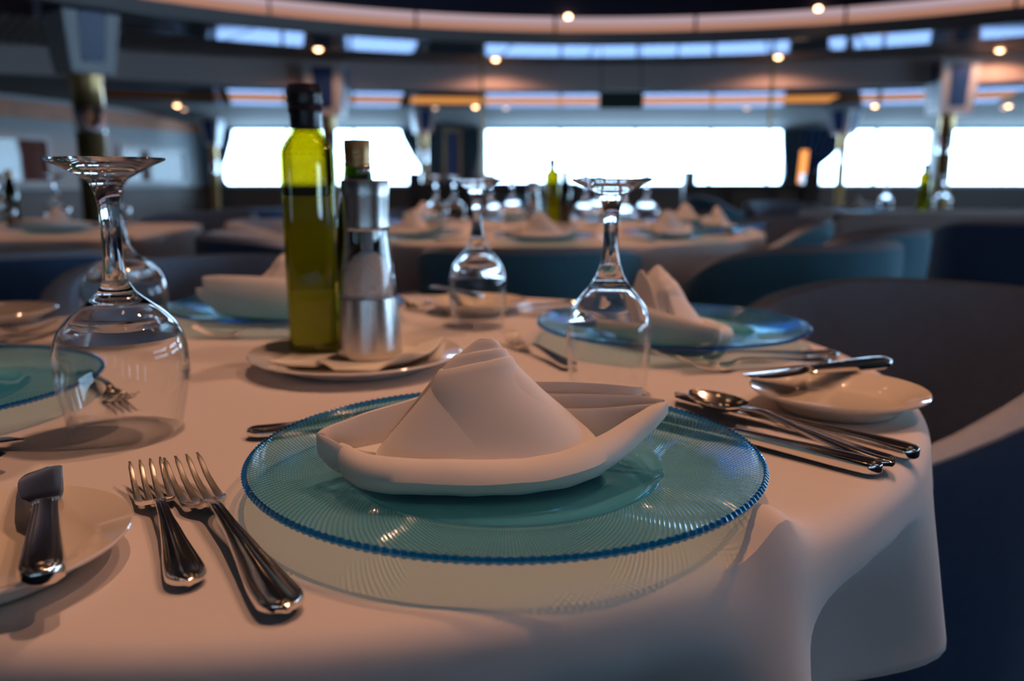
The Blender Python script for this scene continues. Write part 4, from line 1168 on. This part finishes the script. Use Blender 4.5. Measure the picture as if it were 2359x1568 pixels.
def lay(src, end, tip, z, label, tilt=0.0, roll=0.0, group='cutlery on the front table'):
    """handle end at `end`, pointing to `tip`"""
    d = Vector(tip) - Vector(end); a = atan2(d.y, d.x) - pi / 2
    c = copy_tree(src, (end[0], end[1], z), a, label, group)
    c.rotation_euler = (tilt, roll, a); c.rotation_mode = 'XYZ'
    return c
def fwd(end, ang, L_): return (end[0] + L_ * cos(R(ang)), end[1] + L_ * sin(R(ang)))
Z0 = S + .0002
lay(salad_fork, (-.151, .372), (-.233, .519), Z0, 'smaller fork left of the foreground plate, nearer the bread plate')
lay(dinner_fork, (-.098, .345), (-.214, .527), Z0 + .001, 'larger fork left of the foreground plate, next to its rim')
lay(dinner_knife, (.276, .556), (.146, .712), Z0, 'outer knife right of the foreground plate')
lay(dinner_knife, (.238, .525), (.100, .668), Z0, 'inner knife right of the foreground plate, blade tucked behind the rim')
lay(soup_spoon, (.246, .528), (.146, .706), Z0 + .0045, 'spoon lying across the two knives on the right')
lay(soup_spoon, (-.197, .611), (-.02, .690), Z0, 'spoon whose handle end peeks out behind the foreground charger')
# right back setting
lay(salad_fork, (.330, .868), (.155, .828), Z0, 'fork beside the right bread plate, nearer the front')
lay(dinner_fork, (.352, .905), (.165, .866), Z0, 'fork beside the right bread plate, closer to the charger')
lay(dessert_fork, (.062, .838), (-.014, 1.005), Z0, 'dessert fork between the wine glasses behind the napkin peak')
lay(dinner_knife, (.205, 1.28), (-.005, 1.178), Z0, 'knife behind the right back charger, lower one')
lay(dinner_knife, (.19, 1.315), (.0, 1.235), Z0, 'knife behind the right back charger, upper one')
# back left setting
lay(dessert_fork, (-.222, 1.035), (-.384, 1.018), Z0, 'fork lying behind the condiment plate, left of the oil bottle')
lay(salad_fork, (-.225, 1.345), (-.125, 1.225), Z0, 'fork behind the salt mill near the far bread plate')
# left setting
lay(dessert_fork, (-.42, .815), (-.318, .688), Z0, 'fork seen through the large left wine glass')
lay(dinner_knife, (-.545, .50), (-.347, .594), Z0, 'knife tip entering at the left edge, farther one')
lay(soup_spoon, (-.51, .458), (-.323, .546), Z0, 'cutlery tip entering at the left edge, nearer one')
lay(salad_fork, (-.72, .985), (-.560, 1.062), Z0, 'fork at the far left edge of the front table, farther one')
lay(dinner_fork, (-.72, .90), (-.530, .990), Z0, 'fork at the far left edge of the front table, nearer one')
# bread plates
GB = 'bread plates on the front table'
put(bread, -.263, .393, S, 0, 'ivory bread plate with a butter knife at the lower left', GB)
copy_tree(bread, (.2732, .697, S), 0, 'ivory bread plate with a butter knife at the right', GB)
copy_tree(bread, (-.0516, 1.2264, S), 0, 'bread plate at the back of the front table behind a wine glass', GB)
copy_tree(bread, (-.69, 1.135, S), 0, 'bread plate at the far left edge of the front table', GB)
lay(butter_knife, (-.200, .338), (-.268, .472), S + .0165, 'butter knife lying across the lower left bread plate')
lay(butter_knife, (.350, .777), (.208, .719), S + .0165, 'butter knife lying across the right bread plate')
lay(butter_knife, (-.045, 1.205), (-.118, 1.335), S + .0165, 'butter knife on the far bread plate behind a wine glass')
# wine glasses
GW = 'upturned wine glasses on the front table'
put(red, -.2945, .6317, S, R(10), 'large upturned wine glass at the left front', GW)
copy_tree(red, (-.452, .99, S), R(70), 'large upturned wine glass standing behind the left front one', GW)
put(white, .0864, .7512, S, R(30), 'upturned wine glass right behind the foreground napkin', GW)
copy_tree(white, (-.0447, 1.1055, S), R(50), 'smaller-looking upturned wine glass by the far bread plate', GW)

# ================================================================== THE TABLES BEHIND
ORD = ['first', 'second', 'third', 'fourth', 'fifth', 'sixth', 'seventh', 'eighth', 'ninth', 'tenth']
GT = 'settings on the round table behind'
angs = [(-90, 'in front of the bottles'), (-128, 'behind the salt mill'), (-52, 'right of the tall clear glass'), (-14, 'at the right end'), (24, 'at the right, behind the end setting'), (62, 'at the far right'), (100, 'at the far side'), (138, 'at the far left'), (176, 'at the left, hidden by the oil bottle')]
for k, (a, ph) in enumerate(angs):
    x, y = T2[0] + .68 * cos(R(a)), T2[1] + .68 * sin(R(a))
    copy_tree(charger, (x, y, S), R(a), f'aqua charger on the round table behind, {ph}', 'chargers on the round table behind')
    copy_tree(napkin, (x, y, NZ), R(a + 90), f'folded napkin on the round table behind, {ph}', 'napkins on the round table behind')
    e = (x + 0.19 * cos(R(a + 90)) + .1 * cos(R(a)), y + 0.19 * sin(R(a + 90)) + .1 * sin(R(a)))
    lay(dinner_knife, e, (e[0] - cos(R(a)), e[1] - sin(R(a))), Z0, f'knife on the round table behind, {ph}', group='knives on the round table behind')
    e = (x - 0.19 * cos(R(a + 90)) + .1 * cos(R(a)), y - 0.19 * sin(R(a + 90)) + .1 * sin(R(a)))
    lay(dinner_fork, e, (e[0] - cos(R(a)), e[1] - sin(R(a))), Z0, f'fork on the round table behind, {ph}', group='forks on the round table behind')
for x, y, k, ph in ((-.30, 3.42, 0, 'first from the salt mill'), (-.24, 3.60, 0, 'second from the salt mill'), (-.08, 3.24, 0, 'behind the small wine glass'), (.0, 3.66, 0, 'left of the bottles'),
                    (.28, 3.30, 0, 'right of the bottles'), (.36, 3.62, 0, 'behind the clear glass bowl'), (.52, 3.35, 0, 'right of the clear glass stem'), (.40, 3.08, 1, 'nearest the clear glass stem')):
    copy_tree((red, white)[k], (x, y, S), 0, f'upturned wine glass on the round table behind, {ph}', 'wine glasses on the round table behind')
copy_tree(oil, (.172, 3.72, S), R(20), 'green oil bottle on the round table behind', 'bottles on the tables behind')
copy_tree(vinegar, (.225, 3.66, S), 0, 'smaller vinegar bottle on the round table behind', 'bottles on the tables behind')
copy_tree(mill, (.092, 3.76, S), 0, 'salt mill beside the oil bottle on the round table behind', 'mills on the tables behind')
# left table
copy_tree(oil, (-2.07, 3.42, S), R(30), 'green oil bottle on the left table', 'bottles on the tables behind')
copy_tree(vinegar, (-2.0, 3.46, S), 0, 'vinegar bottle on the left table', 'bottles on the tables behind')
for x, y, ph in ((-1.93, 3.27, 'left of its oil bottle'), (-1.84, 3.50, 'behind the napkin'), (-1.56, 3.42, 'near the cloth corner')):
    copy_tree(red, (x, y, S), 0, f'upturned wine glass on the left table, {ph}', 'wine glasses on the left table')
copy_tree(charger, (-1.62, 3.05, S), 0, 'aqua charger on the left table', 'chargers on the side tables')
copy_tree(napkin, (-1.62, 3.05, NZ), R(200), 'folded napkin on the left table', 'napkins on the side tables')
copy_tree(charger, (-2.25, 3.05, S), 0, 'aqua charger at the outer end of the left table', 'chargers on the side tables')
# right table
copy_tree(oil, (2.43, 5.12, S), R(10), 'green oil bottle on the right table', 'bottles on the tables behind')
copy_tree(white, (2.21, 5.12, S), 0, 'upturned wine glass on the right table, left of the bottle', 'wine glasses on the right table')
copy_tree(red, (2.56, 5.15, S), 0, 'upturned wine glass on the right table, right of the bottle', 'wine glasses on the right table')
copy_tree(charger, (2.0, 4.96, S), 0, 'aqua charger on the right table', 'chargers on the side tables')
copy_tree(napkin, (2.0, 4.96, NZ), R(10), 'folded napkin on the right table', 'napkins on the side tables')
for o in (salad_fork, dinner_fork, dessert_fork, soup_spoon, dinner_knife, butter_knife):
    for c in list(o.children): bpy.data.objects.remove(c)
    bpy.data.objects.remove(o)
